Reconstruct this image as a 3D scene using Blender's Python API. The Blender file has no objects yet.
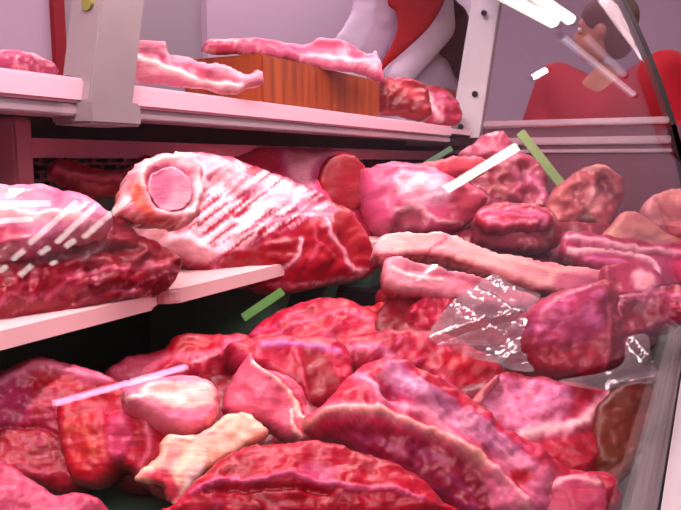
import bpy, bmesh, math, random
import numpy as np
from mathutils import Vector, Matrix
from mathutils.geometry import delaunay_2d_cdt

random.seed(4)
C = bpy.context.scene
COL = C.collection
# ------------------------------------------------------------------ camera
FPX = 700.0
EYE = Vector((0, 0, 1.05))
PITCH = math.atan(94 / FPX)
YAW = math.atan(374 * math.cos(PITCH) / FPX)          # angle between the view and the length of the case
F = Vector((math.cos(YAW) * math.cos(PITCH), math.sin(YAW) * math.cos(PITCH), -math.sin(PITCH)))
R = Vector((math.sin(YAW), -math.cos(YAW), 0))
U = R.cross(F)
cd = bpy.data.cameras.new('camera'); cam = bpy.data.objects.new('camera', cd); COL.objects.link(cam)
cd.sensor_width = 36; cd.lens = FPX * 36 / 681; cd.clip_start = 0.005
m = Matrix((R, U, -F)).transposed().to_4x4(); m.translation = EYE
cam.matrix_world = m
C.camera = cam

def ray(u, v): return F + R * ((u - 340.5) / FPX) + U * ((255 - v) / FPX)
def P(u, v, D): return EYE + ray(u, v) * D
def PY(u, v, Y):
    r = ray(u, v); return EYE + r * (Y / r.y)
def PX(u, v, X):
    r = ray(u, v); return EYE + r * (X / r.x)

# ------------------------------------------------------------------ helpers
def lin(c):
    c = np.asarray(c, float) / 255.0
    return np.where(c <= 0.04045, c / 12.92, ((c + 0.055) / 1.055) ** 2.4)

def tag(o, label=None, cat=None, group=None, kind=None):
    if label: o['label'] = label
    if cat: o['category'] = cat
    if group: o['group'] = group
    if kind: o['kind'] = kind
    return o

def empty(name, loc, label=None, cat=None, group=None):
    o = bpy.data.objects.new(name, None); COL.objects.link(o); o.location = loc
    o.empty_display_size = 0.05
    return tag(o, label, cat, group)

def link(name, me, mat, parent=None):
    o = bpy.data.objects.new(name, me); COL.objects.link(o)
    if mat: me.materials.append(mat)
    if parent:
        o.parent = parent
        w = Matrix.Identity(4); p = parent
        while p: w = Matrix.Translation(p.location) @ w; p = p.parent
        o.matrix_parent_inverse = Matrix.Identity(4)
        off = -w.translation
        me.transform(Matrix.Translation(off))
    return o

def recentre(o):
    """origin of a parentless mesh to its base centre"""
    me = o.data
    co = np.empty(len(me.vertices) * 3); me.vertices.foreach_get('co', co); co = co.reshape(-1, 3)
    c = Vector(((co[:, 0].min() + co[:, 0].max()) / 2, (co[:, 1].min() + co[:, 1].max()) / 2, co[:, 2].min()))
    me.transform(Matrix.Translation(-c)); o.location = c

def bm_obj(name, bm, mat, parent=None, smooth=False, bevel=0):
    if bevel:
        bmesh.ops.bevel(bm, geom=bm.edges[:], offset=bevel, segments=2, affect='EDGES', clamp_overlap=True)
    bmesh.ops.recalc_face_normals(bm, faces=bm.faces[:])
    me = bpy.data.meshes.new(name); bm.to_mesh(me); bm.free()
    if smooth:
        for p in me.polygons: p.use_smooth = True
    o = link(name, me, mat, parent)
    if not parent: recentre(o)
    return o

def hexa(pts, bm=None):
    """8 points: bottom ring 0-3, top ring 4-7"""
    bm = bm or bmesh.new()
    v = [bm.verts.new(p) for p in pts]
    for f in ((3, 2, 1, 0), (4, 5, 6, 7), (0, 1, 5, 4), (1, 2, 6, 5), (2, 3, 7, 6), (3, 0, 4, 7)):
        bm.faces.new([v[i] for i in f])
    return bm

def box(x0, x1, y0, y1, z0, z1, bm=None):
    return hexa([(x0, y0, z0), (x1, y0, z0), (x1, y1, z0), (x0, y1, z0),
                 (x0, y0, z1), (x1, y0, z1), (x1, y1, z1), (x0, y1, z1)], bm)

def bar(a, b, wid, hgt, up=Vector((0, 0, 1)), bm=None):
    a = Vector(a); b = Vector(b); d = (b - a).normalized()
    s = d.cross(up).normalized(); t = s.cross(d).normalized()
    q = [(-1, -1), (1, -1), (1, 1), (-1, 1)]
    return hexa([a + s * i * wid / 2 + t * j * hgt / 2 for i, j in q] + [b + s * i * wid / 2 + t * j * hgt / 2 for i, j in q], bm)

def tube(a, b, r, seg=14, r2=None, bm=None):
    bm = bm or bmesh.new()
    a = Vector(a); b = Vector(b); d = (b - a).normalized()
    s = d.orthogonal().normalized(); t = d.cross(s)
    r2 = r if r2 is None else r2
    A = [bm.verts.new(a + (s * math.cos(k * 2 * math.pi / seg) + t * math.sin(k * 2 * math.pi / seg)) * r) for k in range(seg)]
    B = [bm.verts.new(b + (s * math.cos(k * 2 * math.pi / seg) + t * math.sin(k * 2 * math.pi / seg)) * r2) for k in range(seg)]
    for k in range(seg): bm.faces.new((A[k], A[(k + 1) % seg], B[(k + 1) % seg], B[k]))
    bm.faces.new(A[::-1]); bm.faces.new(B)
    return bm

# ------------------------------------------------------------------ noise in numpy
def _hash(ix, iy, seed):
    n = (ix.astype(np.int64) * 374761393 + iy.astype(np.int64) * 668265263 + seed * 1442695041) & 0xffffffff
    n = ((n ^ (n >> 13)) * 1274126177) & 0xffffffff
    n = (n ^ (n >> 16)) & 0xffffffff
    return n / 4294967295.0
def vnoise(x, y, seed=0):
    ix = np.floor(x); iy = np.floor(y); fx = x - ix; fy = y - iy
    fx = fx * fx * fx * (fx * (fx * 6 - 15) + 10); fy = fy * fy * fy * (fy * (fy * 6 - 15) + 10)
    a = _hash(ix, iy, seed); b = _hash(ix + 1, iy, seed); c = _hash(ix, iy + 1, seed); d = _hash(ix + 1, iy + 1, seed)
    return (a * (1 - fx) + b * fx) * (1 - fy) + (c * (1 - fx) + d * fx) * fy
def fbm(x, y, seed=0, o=3):
    s = 0; a = 0.5; t = 0
    for k in range(o):
        s = s + a * vnoise(x * 2 ** k + 17.3 * k, y * 2 ** k + 5.1 * k, seed + k); t += a; a *= 0.5
    return s / t
def sstep(a, b, x):
    t = np.clip((x - a) / (b - a), 0, 1); return t * t * (3 - 2 * t)

def seg_dist(px, py, pts, closed):
    pts = np.asarray(pts, float)
    q = np.vstack([pts, pts[:1]]) if closed else pts
    best = np.full(px.shape, 1e9)
    for i in range(len(q) - 1):
        a = q[i]; b = q[i + 1]; d = b - a; L = max(d @ d, 1e-9)
        t = np.clip(((px - a[0]) * d[0] + (py - a[1]) * d[1]) / L, 0, 1)
        best = np.minimum(best, np.hypot(px - a[0] - t * d[0], py - a[1] - t * d[1]))
    return best
def inside(px, py, poly):
    poly = np.asarray(poly, float); n = len(poly); r = np.zeros(px.shape, bool)
    j = n - 1
    for i in range(n):
        xi, yi = poly[i]; xj, yj = poly[j]
        if yi != yj:
            c = ((yi > py) != (yj > py)) & (px < (xj - xi) * (py - yi) / (yj - yi) + xi)
            r ^= c
        j = i
    return r
def smooth_loop(pts, step, closed=True):
    pts = [np.array(p, float) for p in pts]; n = len(pts); out = []
    rng = range(n) if closed else range(n - 1)
    for i in rng:
        if closed: p0, p1, p2, p3 = pts[i - 1], pts[i], pts[(i + 1) % n], pts[(i + 2) % n]
        else: p0, p1, p2, p3 = pts[max(i - 1, 0)], pts[i], pts[i + 1], pts[min(i + 2, n - 1)]
        k = max(1, int(np.hypot(*(p2 - p1)) / step))
        for s in range(k):
            t = s / k
            out.append(0.5 * ((2 * p1) + (-p0 + p2) * t + (2 * p0 - 5 * p1 + 4 * p2 - p3) * t * t + (-p0 + 3 * p1 - 3 * p2 + p3) * t ** 3))
    if not closed: out.append(pts[-1])
    return np.array(out)

# ------------------------------------------------------------------ materials
def newmat(name):
    m = bpy.data.materials.new(name); m.use_nodes = True
    nt = m.node_tree; b = nt.nodes['Principled BSDF']
    return m, nt, b
def simple(name, rgb, rough=0.5, metal=0.0, noise=0.06, scale=20, bump=0.0, spec=0.5, coat=0.0):
    m, nt, b = newmat(name)
    c = tuple(lin(rgb)) + (1,)
    tc = nt.nodes.new('ShaderNodeTexCoord'); n = nt.nodes.new('ShaderNodeTexNoise'); n.inputs['Scale'].default_value = scale
    n.inputs['Detail'].default_value = 4
    nt.links.new(tc.outputs['Object'], n.inputs['Vector'])
    mx = nt.nodes.new('ShaderNodeMix'); mx.data_type = 'RGBA'
    mx.inputs['A'].default_value = tuple(x * (1 - noise * 2) for x in c[:3]) + (1,)
    mx.inputs['B'].default_value = tuple(min(1, x * (1 + noise * 2)) for x in c[:3]) + (1,)
    nt.links.new(n.outputs['Fac'], mx.inputs['Factor']); nt.links.new(mx.outputs['Result'], b.inputs['Base Color'])
    b.inputs['Roughness'].default_value = rough; b.inputs['Metallic'].default_value = metal
    b.inputs['Specular IOR Level'].default_value = spec; b.inputs['Coat Weight'].default_value = coat
    if bump:
        bp = nt.nodes.new('ShaderNodeBump'); bp.inputs['Strength'].default_value = bump; bp.inputs['Distance'].default_value = 0.003
        nt.links.new(n.outputs['Fac'], bp.inputs['Height']); nt.links.new(bp.outputs['Normal'], b.inputs['Normal'])
    return m
def emis(name, rgb, s):
    m, nt, b = newmat(name)
    b.inputs['Base Color'].default_value = (0, 0, 0, 1)
    b.inputs['Emission Color'].default_value = tuple(lin(rgb)) + (1,); b.inputs['Emission Strength'].default_value = s
    return m

def meat_material(name, rough=0.40, coat=0.12):
    m, nt, b = newmat(name)
    at = nt.nodes.new('ShaderNodeAttribute'); at.attribute_name = 'Tissue'
    uv = nt.nodes.new('ShaderNodeUVMap'); uv.uv_map = 'fibre'
    mp = nt.nodes.new('ShaderNodeMapping'); mp.inputs['Scale'].default_value = (55, 420, 1)
    nt.links.new(uv.outputs['UV'], mp.inputs['Vector'])
    n = nt.nodes.new('ShaderNodeTexNoise'); n.inputs['Scale'].default_value = 1; n.inputs['Detail'].default_value = 5
    n.inputs['Roughness'].default_value = 0.65
    nt.links.new(mp.outputs['Vector'], n.inputs['Vector'])
    rp = nt.nodes.new('ShaderNodeMapRange'); rp.inputs['From Min'].default_value = 0.3; rp.inputs['From Max'].default_value = 0.7
    rp.inputs['To Min'].default_value = 0.80; rp.inputs['To Max'].default_value = 1.22
    nt.links.new(n.outputs['Fac'], rp.inputs['Value'])
    vm = nt.nodes.new('ShaderNodeVectorMath'); vm.operation = 'SCALE'
    nt.links.new(at.outputs['Color'], vm.inputs[0]); nt.links.new(rp.outputs['Result'], vm.inputs['Scale'])
    nt.links.new(vm.outputs['Vector'], b.inputs['Base Color'])
    tc = nt.nodes.new('ShaderNodeTexCoord'); n2 = nt.nodes.new('ShaderNodeTexNoise'); n2.inputs['Scale'].default_value = 260
    n2.inputs['Detail'].default_value = 5; nt.links.new(tc.outputs['Object'], n2.inputs['Vector'])
    ad = nt.nodes.new('ShaderNodeMath'); ad.operation = 'ADD'
    nt.links.new(n.outputs['Fac'], ad.inputs[0]); nt.links.new(n2.outputs['Fac'], ad.inputs[1])
    bp = nt.nodes.new('ShaderNodeBump'); bp.inputs['Strength'].default_value = 0.4; bp.inputs['Distance'].default_value = 0.0012
    nt.links.new(ad.outputs['Value'], bp.inputs['Height']); nt.links.new(bp.outputs['Normal'], b.inputs['Normal'])
    b.inputs['Roughness'].default_value = rough; b.inputs['Coat Weight'].default_value = coat; b.inputs['Coat Roughness'].default_value = 0.18
    b.inputs['Specular IOR Level'].default_value = 0.32; b.inputs['Subsurface Weight'].default_value = 0.06; b.inputs['Subsurface Radius'].default_value = (1, 0.25, 0.2)
    b.inputs['Subsurface Scale'].default_value = 0.008
    return m
MEAT = meat_material('raw_meat'); FAT = meat_material('raw_fat', 0.45, 0.15); BONE = meat_material('cut_bone', 0.5, 0.1)

def clear_mat(name, gain=1.0, haze=0.0, *a, **k):
    return _clear(name, gain, haze, *a, **k)
def _clear(name, gain, haze, base=0.02, rough=0.0, tint=(1, 1, 1), bump=0, bscale=30):
    """clear sheet: straight-through view plus a Fresnel mirror"""
    m = bpy.data.materials.new(name); m.use_nodes = True; nt = m.node_tree
    for n in list(nt.nodes): nt.nodes.remove(n)
    out = nt.nodes.new('ShaderNodeOutputMaterial'); mx = nt.nodes.new('ShaderNodeMixShader')
    tr = nt.nodes.new('ShaderNodeBsdfTransparent'); tr.inputs['Color'].default_value = tuple(tint) + (1,)
    gl = nt.nodes.new('ShaderNodeBsdfGlossy'); gl.inputs['Roughness'].default_value = rough
    fr = nt.nodes.new('ShaderNodeFresnel'); fr.inputs['IOR'].default_value = 1.5
    # a pane is lit alike from both of its faces
    geo = nt.nodes.new('ShaderNodeNewGeometry'); ior = nt.nodes.new('ShaderNodeMapRange')
    ior.inputs['To Min'].default_value = 1.5; ior.inputs['To Max'].default_value = 1 / 1.5
    nt.links.new(geo.outputs['Backfacing'], ior.inputs['Value']); nt.links.new(ior.outputs['Result'], fr.inputs['IOR'])
    ma = nt.nodes.new('ShaderNodeMath'); ma.operation = 'MULTIPLY_ADD'; ma.use_clamp = True
    ma.inputs[1].default_value = gain; ma.inputs[2].default_value = base
    nt.links.new(fr.outputs['Fac'], ma.inputs[0]); nt.links.new(ma.outputs['Value'], mx.inputs['Fac'])
    if bump:
        tc = nt.nodes.new('ShaderNodeTexCoord'); n = nt.nodes.new('ShaderNodeTexNoise'); n.inputs['Scale'].default_value = bscale
        n.inputs['Distortion'].default_value = 1.5
        nt.links.new(tc.outputs['Object'], n.inputs['Vector'])
        bp = nt.nodes.new('ShaderNodeBump'); bp.inputs['Strength'].default_value = bump; bp.inputs['Distance'].default_value = 0.01
        nt.links.new(n.outputs['Fac'], bp.inputs['Height'])
        nt.links.new(bp.outputs['Normal'], gl.inputs['Normal'])
    if haze:
        df = nt.nodes.new('ShaderNodeBsdfDiffuse'); df.inputs['Color'].default_value = (1, .82, .9, 1)
        hz = nt.nodes.new('ShaderNodeMixShader'); hz.inputs['Fac'].default_value = haze
        nt.links.new(tr.outputs['BSDF'], hz.inputs[1]); nt.links.new(df.outputs['BSDF'], hz.inputs[2]); tr = hz
    nt.links.new(tr.outputs[0], mx.inputs[1]); nt.links.new(gl.outputs['BSDF'], mx.inputs[2]); nt.links.new(mx.outputs['Shader'], out.inputs['Surface'])
    return m
GLASS = clear_mat('case_glass', 0.42, 0.0, 0.0)
BAG = clear_mat('bag_film', 2.6, 0.11, 0.08, 0.14, (0.98, 0.97, 0.98), 0.15, 20)
FILM = clear_mat('plastic_film', 1.0, 0.0, 0.02, 0.15, (0.98, 0.97, 0.98), 0.15, 20)
STEEL = simple('brushed_steel', (226, 208, 216), 0.28, 0.7, 0.05, 60)
WHITE_EDGE = simple('white_enamel', (226, 186, 200), 0.35, 0, 0.02, 12)
PLATE = simple('pale_aluminium', (160, 154, 156), 0.42, 0.45, 0.04, 30)
DARK = simple('black_rubber', (14, 14, 14), 0.4, 0, 0.1)
INNER = simple('dark_green_liner', (58, 100, 78), 0.4, 0, 0.15, 8)
MARBLE = simple('pink_white_board', (240, 205, 205), 0.4, 0, 0.05, 14)

# ------------------------------------------------------------------ the meat builder
# every piece is a closed, rounded solid: an outline laid on a slanted plane in the case, domed in front and behind
NDECK = (-0.55, -0.42, 0.62)
NSHELF = (-0.35, -0.80, 0.42)
def Ln(pts, w, col, a=1.0, h=0.0): return ('L', pts, w, col, a, h)
def Ar(poly, col, soft=5, a=1.0, h=0.0): return ('A', poly, col, soft, a, h)
def St(poly, ang, col, a=0.8, wl=4.0, ln=40.0, th=0.5, h=0.0): return ('S', poly, ang, col, a, wl, ln, th, h)

def piece(name, poly, D=None, Y=None, X=None, n=NDECK, T=0.022, B=0.035, w=16, base=(170, 30, 45), base2=(120, 12, 26), feats=(),
          ang=0, marb=0.0, marbcol=(235, 150, 160), lump=0.006, sp=2.4, streak=.42, seed=1, mat=None, parent=None, jit=1.8, anchor=None, lscale=26, dome=0.22):
    n = Vector(n).normalized()
    loop = smooth_loop(poly, sp)
    loop = loop + np.stack([fbm(loop[:, 0] / 4, loop[:, 1] / 4, seed + 71) - .5, fbm(loop[:, 0] / 4, loop[:, 1] / 4, seed + 79) - .5], 1) * jit * .8
    loop = loop + np.stack([fbm(loop[:, 0] / 9, loop[:, 1] / 9, seed) - .5, fbm(loop[:, 0] / 9, loop[:, 1] / 9, seed + 9) - .5], 1) * 2 * jit
    x0, y0 = loop.min(0); x1, y1 = loop.max(0)
    gx, gy = np.meshgrid(np.arange(x0, x1, sp), np.arange(y0, y1, sp * 0.87))
    gx = gx + (np.arange(gx.shape[0]) % 2)[:, None] * sp / 2
    gx = gx.ravel(); gy = gy.ravel()
    rs = np.random.RandomState(seed); gx = gx + rs.uniform(-.15, .15, gx.shape) * sp; gy = gy + rs.uniform(-.15, .15, gy.shape) * sp
    ok = inside(gx, gy, loop); gx = gx[ok]; gy = gy[ok]
    ok = seg_dist(gx, gy, loop, True) > sp * 0.55; gx = gx[ok]; gy = gy[ok]
    nb = len(loop)
    pts = [Vector((a, b)) for a, b in loop] + [Vector((a, b)) for a, b in zip(gx, gy)]
    r = delaunay_2d_cdt(pts, [], [list(range(nb))], 1, 1e-5)
    V = np.array([(p.x, p.y) for p in r[0]]); T3 = r[2]
    px, py = V[:, 0], V[:, 1]
    d = seg_dist(px, py, loop, True); rim = d < 0.02
    w = w * .62
    t = np.clip(d / w, 0, 1); prof = np.sqrt(np.clip(1 - (1 - t) ** 2, 0, 1))
    dm = np.sqrt(np.clip(d / max(d.max(), 1), 0, 1))
    prof2 = prof * (1 - dome) + dome * dm
    if anchor is None: anchor = ((x0 + x1) / 2, (y0 + y1) / 2)
    au, av = anchor
    A = P(au, av, D) if D else (PY(au, av, Y) if Y else PX(au, av, X))
    rays = np.array(F)[None] + np.array(R)[None] * ((px - 340.5) / FPX)[:, None] + np.array(U)[None] * ((255 - py) / FPX)[:, None]
    nn_ = np.array(n); k0 = float((A - n * T * .45 - EYE) @ n)
    tt = k0 / np.clip((rays @ nn_), -9, -0.12)
    Wp = np.array(EYE)[None] + rays * tt[:, None]
    lm = (fbm(px / lscale, py / lscale * 1.2, seed + 41, 3) - .5) * 2 * lump + (fbm(px / 8, py / 8, seed + 43, 2) - .5) * lump * 0.10
    pre = Wp + nn_[None] * (T * prof2)[:, None] - np.array(EYE)[None]
    dep = pre @ np.array(F); qx = 340.5 + FPX * (pre @ np.array(R)) / dep; qy = 255 - FPX * (pre @ np.array(U)) / dep
    # the features
    wx = qx + (fbm(px / 9, py / 9, seed + 3) - .5) * 5; wy = qy + (fbm(px / 9, py / 9, seed + 4) - .5) * 5
    lum = fbm(px / 30, py / 22, seed + 5, 3)
    col = lin(base)[None] * (1 - lum[:, None]) * 1.0 + lin(base2)[None] * lum[:, None]
    mott = fbm(px / 7, py / 6, seed + 6, 3); col = col * (0.93 + 0.14 * mott)[:, None]
    ca, sa = math.cos(math.radians(ang)), math.sin(math.radians(ang))
    al_ = px * ca - py * sa + 10 * fbm(px / 40, py / 40, seed + 50); ac_ = px * sa + py * ca + 14 * fbm(px / 45, py / 45, seed + 51)
    fib = fbm(al_ / 26, ac_ / 3.6, seed + 52, 3); wide = fbm(al_ / 50, ac_ / 15, seed + 53, 2)
    pale = sstep(.5, .74, fib * .6 + wide * .4)[:, None] * streak
    pk_ = col * .5 + lin((244, 120, 128))[None] * .5
    col = col * (1 - pale) + pk_ * pale
    dk = sstep(.52, .75, 1 - (fib * .45 + wide * .55))[:, None] * streak; col = col * (1 - .6 * dk)
    hgt = (fib - .5) * .0006 + (wide - .5) * .0022 * min(1, streak * 2)
    cr = np.abs(fbm(al_ / 60, ac_ / 26, seed + 54, 2) - .5); hgt = hgt - (1 - sstep(0, .03, cr)) * .0014 * min(1, streak * 2)
    ca, sa = math.cos(math.radians(ang)), math.sin(math.radians(ang))
    if marb:
        a_ = (px * ca - py * sa); c_ = (px * sa + py * ca)
        q = np.abs(fbm(a_ / 30, c_ / 10, seed + 21, 3) - .5)
        k = (1 - sstep(0.0, 0.05, q)) * sstep(0.35, 0.6, fbm(px / 25, py / 25, seed + 23)) * marb
        col = col * (1 - k[:, None]) + lin(marbcol)[None] * k[:, None]
    for f in feats:
        if f[0] == 'L':
            _, pl, fw, fc, fa, fh = f
            dd = seg_dist(wx, wy, smooth_loop(pl, 6, False), False)
            k = np.exp(-(dd / fw) ** 2)
        elif f[0] == 'A':
            _, pl, fc, fw, fa, fh = f
            pl2 = smooth_loop(pl, 5); dd = seg_dist(wx, wy, pl2, True); s = np.where(inside(wx, wy, pl2), 1, -1)
            k = sstep(-fw, fw, dd * s)
        else:
            _, pl, an, fc, fa, wl, lnn, th, fh = f
            pl2 = smooth_loop(pl, 5); dd = seg_dist(wx, wy, pl2, True); s = np.where(inside(wx, wy, pl2), 1, -1)
            c2, s2 = math.cos(math.radians(an)), math.sin(math.radians(an))
            al = qx * c2 - qy * s2; ac = qx * s2 + qy * c2
            nn = fbm(al / lnn + 3, ac / wl, seed + 31, 2)
            k = sstep(-4, 6, dd * s) * sstep(th - .12, th + .12, nn)
        hgt += k * fh
        if fc is not None:
            k2 = np.clip(k * fa, 0, 1)[:, None]
            col = col * (1 - k2) + lin(fc)[None] * k2 * (0.9 + 0.2 * mott)[:, None]
    if (mat or MEAT) in (MEAT, FAT, BONE):
        if mat is not None and mat is not MEAT: col = np.clip(col * np.array([1.0, 1.14, 1.08]), 0, .95)
        lean_ = np.clip((col[:, 0] - col[:, 1] * 1.9) / .35, 0, 1)     # how much lean there is at a spot
        col = col * np.stack([1 - .34 * lean_, 1 - .55 * lean_, 1.0 - .14 * lean_], 1)
    front = Wp + nn_[None] * (T * prof2 + (lm + hgt) * prof)[:, None]
    back = Wp - nn_[None] * (B * prof2)[:, None]
    N = len(px); idx = np.full(N, -1); keep = np.where(~rim)[0]; idx[keep] = N + np.arange(len(keep)); idx[rim] = np.where(rim)[0]
    verts = np.vstack([front, back[keep]])
    faces = []
    for tri in T3:
        a, b, c = tri
        e1 = front[b] - front[a]; e2 = front[c] - front[a]
        if np.cross(e1, e2) @ nn_ < 0: a, b, c = a, c, b
        faces.append((a, b, c))
        if not (rim[a] and rim[b] and rim[c]): faces.append((int(idx[a]), int(idx[c]), int(idx[b])))
    me = bpy.data.meshes.new(name); me.from_pydata(verts.tolist(), [], faces)
    cc = np.vstack([col, col[keep]]); cc = np.clip(cc, 0, 1); cc = np.hstack([cc, np.ones((len(cc), 1))])
    at = me.color_attributes.new('Tissue', 'FLOAT_COLOR', 'POINT'); at.data.foreach_set('color', cc.ravel())
    uvs = np.stack([px * ca - py * sa, px * sa + py * ca], 1) * float(np.mean(tt)) / FPX
    uvs = np.vstack([uvs, uvs[keep]])
    ul = me.uv_layers.new(name='fibre'); li = np.empty(len(me.loops), int); me.loops.foreach_get('vertex_index', li)
    ul.data.foreach_set('uv', uvs[li].ravel())
    for p in me.polygons: p.use_smooth = True
    o = link(name, me, mat or MEAT, parent)
    if not parent: recentre(o)
    return o

# ------------------------------------------------------------------ the room
EZ = EYE.z
wall_m = simple('lilac_wall_paint', (205, 180, 200), 0.8, 0, 0.02, 3)
wall_d = simple('grey_wall_panel', (168, 156, 162), 0.7, 0, 0.02, 3)
floor_m = simple('shop_floor', (62, 48, 50), 0.5, 0, 0.06, 6)
ceil_m = simple('ceiling_paint', (205, 195, 200), 0.8, 0, 0.02, 3)
for nm, bx_, mt in (('floor', (-2.5, 5.0, -3.5, 2.2, -0.05, 0.0), floor_m), ('ceiling', (-2.5, 5.0, -3.5, 2.2, 2.75, 2.8), ceil_m),
                    ('wall_back', (-2.5, 5.0, 1.95, 2.05, 0.0, 2.75), wall_d), ('wall_right', (4.9, 5.0, -3.5, 1.95, 0.0, 2.75), wall_m)):
    o = bm_obj(nm, box(*bx_), mt); o['kind'] = 'structure'
# lighter wall panels standing proud of the grey back wall, a red strip between two of them
cx = PY(207, 20, 1.92).x
o = bm_obj('trim_1', box(cx, 4.9, 1.92, 1.95, 0, 2.75), wall_m); o['kind'] = 'structure'
xl = PY(50, 20, 1.92).x; xr = PY(61, 20, 1.92).x
o = bm_obj('trim_2', box(-1.0, xl, 1.92, 1.95, 0, 2.75), wall_m); o['kind'] = 'structure'
o = bm_obj('trim_3', box(xl, xr, 1.90, 1.95, 0, 2.75), simple('red_strip', (150, 12, 26), 0.5)); o['kind'] = 'structure'

# ------------------------------------------------------------------ the display case
XE = 1.93                                   # far end of the case
X0 = -0.7
case = empty('display_case', (0.6, 0.4, 0), 'long refrigerated butcher display case with curved glass front and steel shelf frames', 'display case')
def gy(z): return 0.0685 + 0.27 * z + 0.31 * z * z
def part(name, bm, mat, par=case, smooth=False, bevel=0): return bm_obj(name, bm, mat, par, smooth, bevel)

# curved front pane, 5 mm thick, and its dark end profile
zs = [-0.25 + i * (0.86 / 40) for i in range(41)]
bm = bmesh.new()
def prof(x, th): return [(x, gy(z) + th, EZ + z) for z in zs]
A_ = [bm.verts.new(p) for p in prof(X0, 0)]; B_ = [bm.verts.new(p) for p in prof(XE, 0)]
C_ = [bm.verts.new(p) for p in prof(X0, .005)]; D_ = [bm.verts.new(p) for p in prof(XE, .005)]
for i in range(40):
    bm.faces.new((A_[i], B_[i], B_[i + 1], A_[i + 1])); bm.faces.new((C_[i + 1], D_[i + 1], D_[i], C_[i]))
    bm.faces.new((A_[i + 1], C_[i + 1], C_[i], A_[i])); bm.faces.new((B_[i], D_[i], D_[i + 1], B_[i + 1]))
bm.faces.new((A_[0], C_[0], D_[0], B_[0])); bm.faces.new((A_[40], B_[40], D_[40], C_[40]))
gl = part('front_glass', bm, GLASS, smooth=False)
for p in gl.data.polygons: p.use_smooth = True
gl.data.set_sharp_from_angle(angle=math.radians(30))
bm = bmesh.new()
for i in range(40):
    z, z2 = zs[i], zs[i + 1]
    hexa([(XE, gy(z) - .006, EZ + z), (XE + .03, gy(z) - .006, EZ + z), (XE + .03, gy(z) + .018, EZ + z), (XE, gy(z) + .018, EZ + z),
          (XE, gy(z2) - .006, EZ + z2), (XE + .03, gy(z2) - .006, EZ + z2), (XE + .03, gy(z2) + .018, EZ + z2), (XE, gy(z2) + .018, EZ + z2)], bm)
part('glass_end_frame', bm, DARK)
# end pane with its two steel rails and the solid lower end panel
bm = bmesh.new()
ring = [(gy(z) + .02, z) for z in zs if z > .06] + [(.84, .61), (.84, .06)]
a = [bm.verts.new((XE + .008, y, EZ + z)) for y, z in ring]; b = [bm.verts.new((XE + .014, y, EZ + z)) for y, z in ring]
bm.faces.new(a); bm.faces.new(b[::-1])
for i in range(len(ring)):
    j = (i + 1) % len(ring); bm.faces.new((a[i], b[i], b[j], a[j]))
part('end_glass', bm, GLASS)
zr = PX(560, 124, XE).z; zr2 = PX(560, 141, XE).z; zr3 = PX(560, 151, XE).z
part('end_rail', box(XE - .012, XE + .02, .105, .84, zr - .005, zr + .012), STEEL, bevel=.003)
part('end_rail', box(XE - .010, XE + .02, .098, .84, zr2 - .010, zr2 + .010), STEEL, bevel=.003)
part('end_rail', box(XE - .008, XE + .02, .094, .84, zr3 - .005, zr3 + .004), STEEL, bevel=.002)
part('end_panel', box(XE, XE + .018, .062, .84, EZ - .34, zr - .008), simple('mauve_end_panel', (120, 78, 92), 0.3, 0.2, 0.05, 10))
# rail along the foot of the glass, deck, cabinet
part('front_rail', box(X0, XE + .03, -.012, .019, EZ - .285, EZ - .25), simple('rail_metal', (205, 200, 205), 0.35, 0.4), bevel=.004)
part('base_cabinet', box(X0, XE + .02, -.008, .84, .08, EZ - .33), PLATE, bevel=.005)
part('plinth', box(X0, XE, .07, .80, 0, .08), DARK)
part('deck', box(X0, XE, .03, .80, EZ - .33, EZ - .305), INNER)
part('front_upstand', box(X0, XE, .022, .040, EZ - .305, EZ - .256), simple('dark_steel', (44, 34, 38), .5, 0))
part('riser_tray', box(1.12, XE - .01, .10, .74, EZ - .305, EZ - .235), simple('grey_tray', (70, 60, 64), 0.4, 0.3), bevel=.006)
part('back_panel', box(X0, XE, .80, .815, EZ - .33, EZ + .06), INNER)
# perforated air grille across the back, seen above the meat
zg0 = PY(100, 186, .79).z; zg1 = PY(100, 156, .79).z
bm = bmesh.new()
sl = 0.030; nz = 4; hz = (zg1 - zg0) / nz
for r_ in range(nz + 1): box(X0, XE, .785, .795, zg0 + r_ * hz - .002, zg0 + r_ * hz + .002, bm)
for r_ in range(nz):
    k = int((XE - X0) / sl)
    for i in range(k):
        x = X0 + (i + (r_ % 2) * .5) * sl; box(x, x + .006, .785, .795, zg0 + r_ * hz + .002, zg0 + (r_ + 1) * hz - .002, bm)
part('air_grille', bm, simple('grille_metal', (110, 90, 96), 0.45, 0.5))
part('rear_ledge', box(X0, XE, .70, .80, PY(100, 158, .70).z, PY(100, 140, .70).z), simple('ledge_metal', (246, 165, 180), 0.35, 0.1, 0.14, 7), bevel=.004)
# service shelf with its enamelled front edge and the grey channel below it
YS = .58
zt = PY(0, 67, YS).z; zb = PY(0, 95.5, YS).z; zc = PY(0, 110, YS).z
ush_end = PY(452, 125, YS).x
part('service_shelf', box(X0, XE - .02, YS + .012, .88, zt - .016, zt - .003), WHITE_EDGE)
part('shelf_edge', box(X0, ush_end, YS, YS + .012, zb, zt), WHITE_EDGE, bevel=.003)
part('shelf_channel', box(X0, ush_end, YS + .004, YS + .05, zc, zb - .001), STEEL, bevel=.002)
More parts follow.
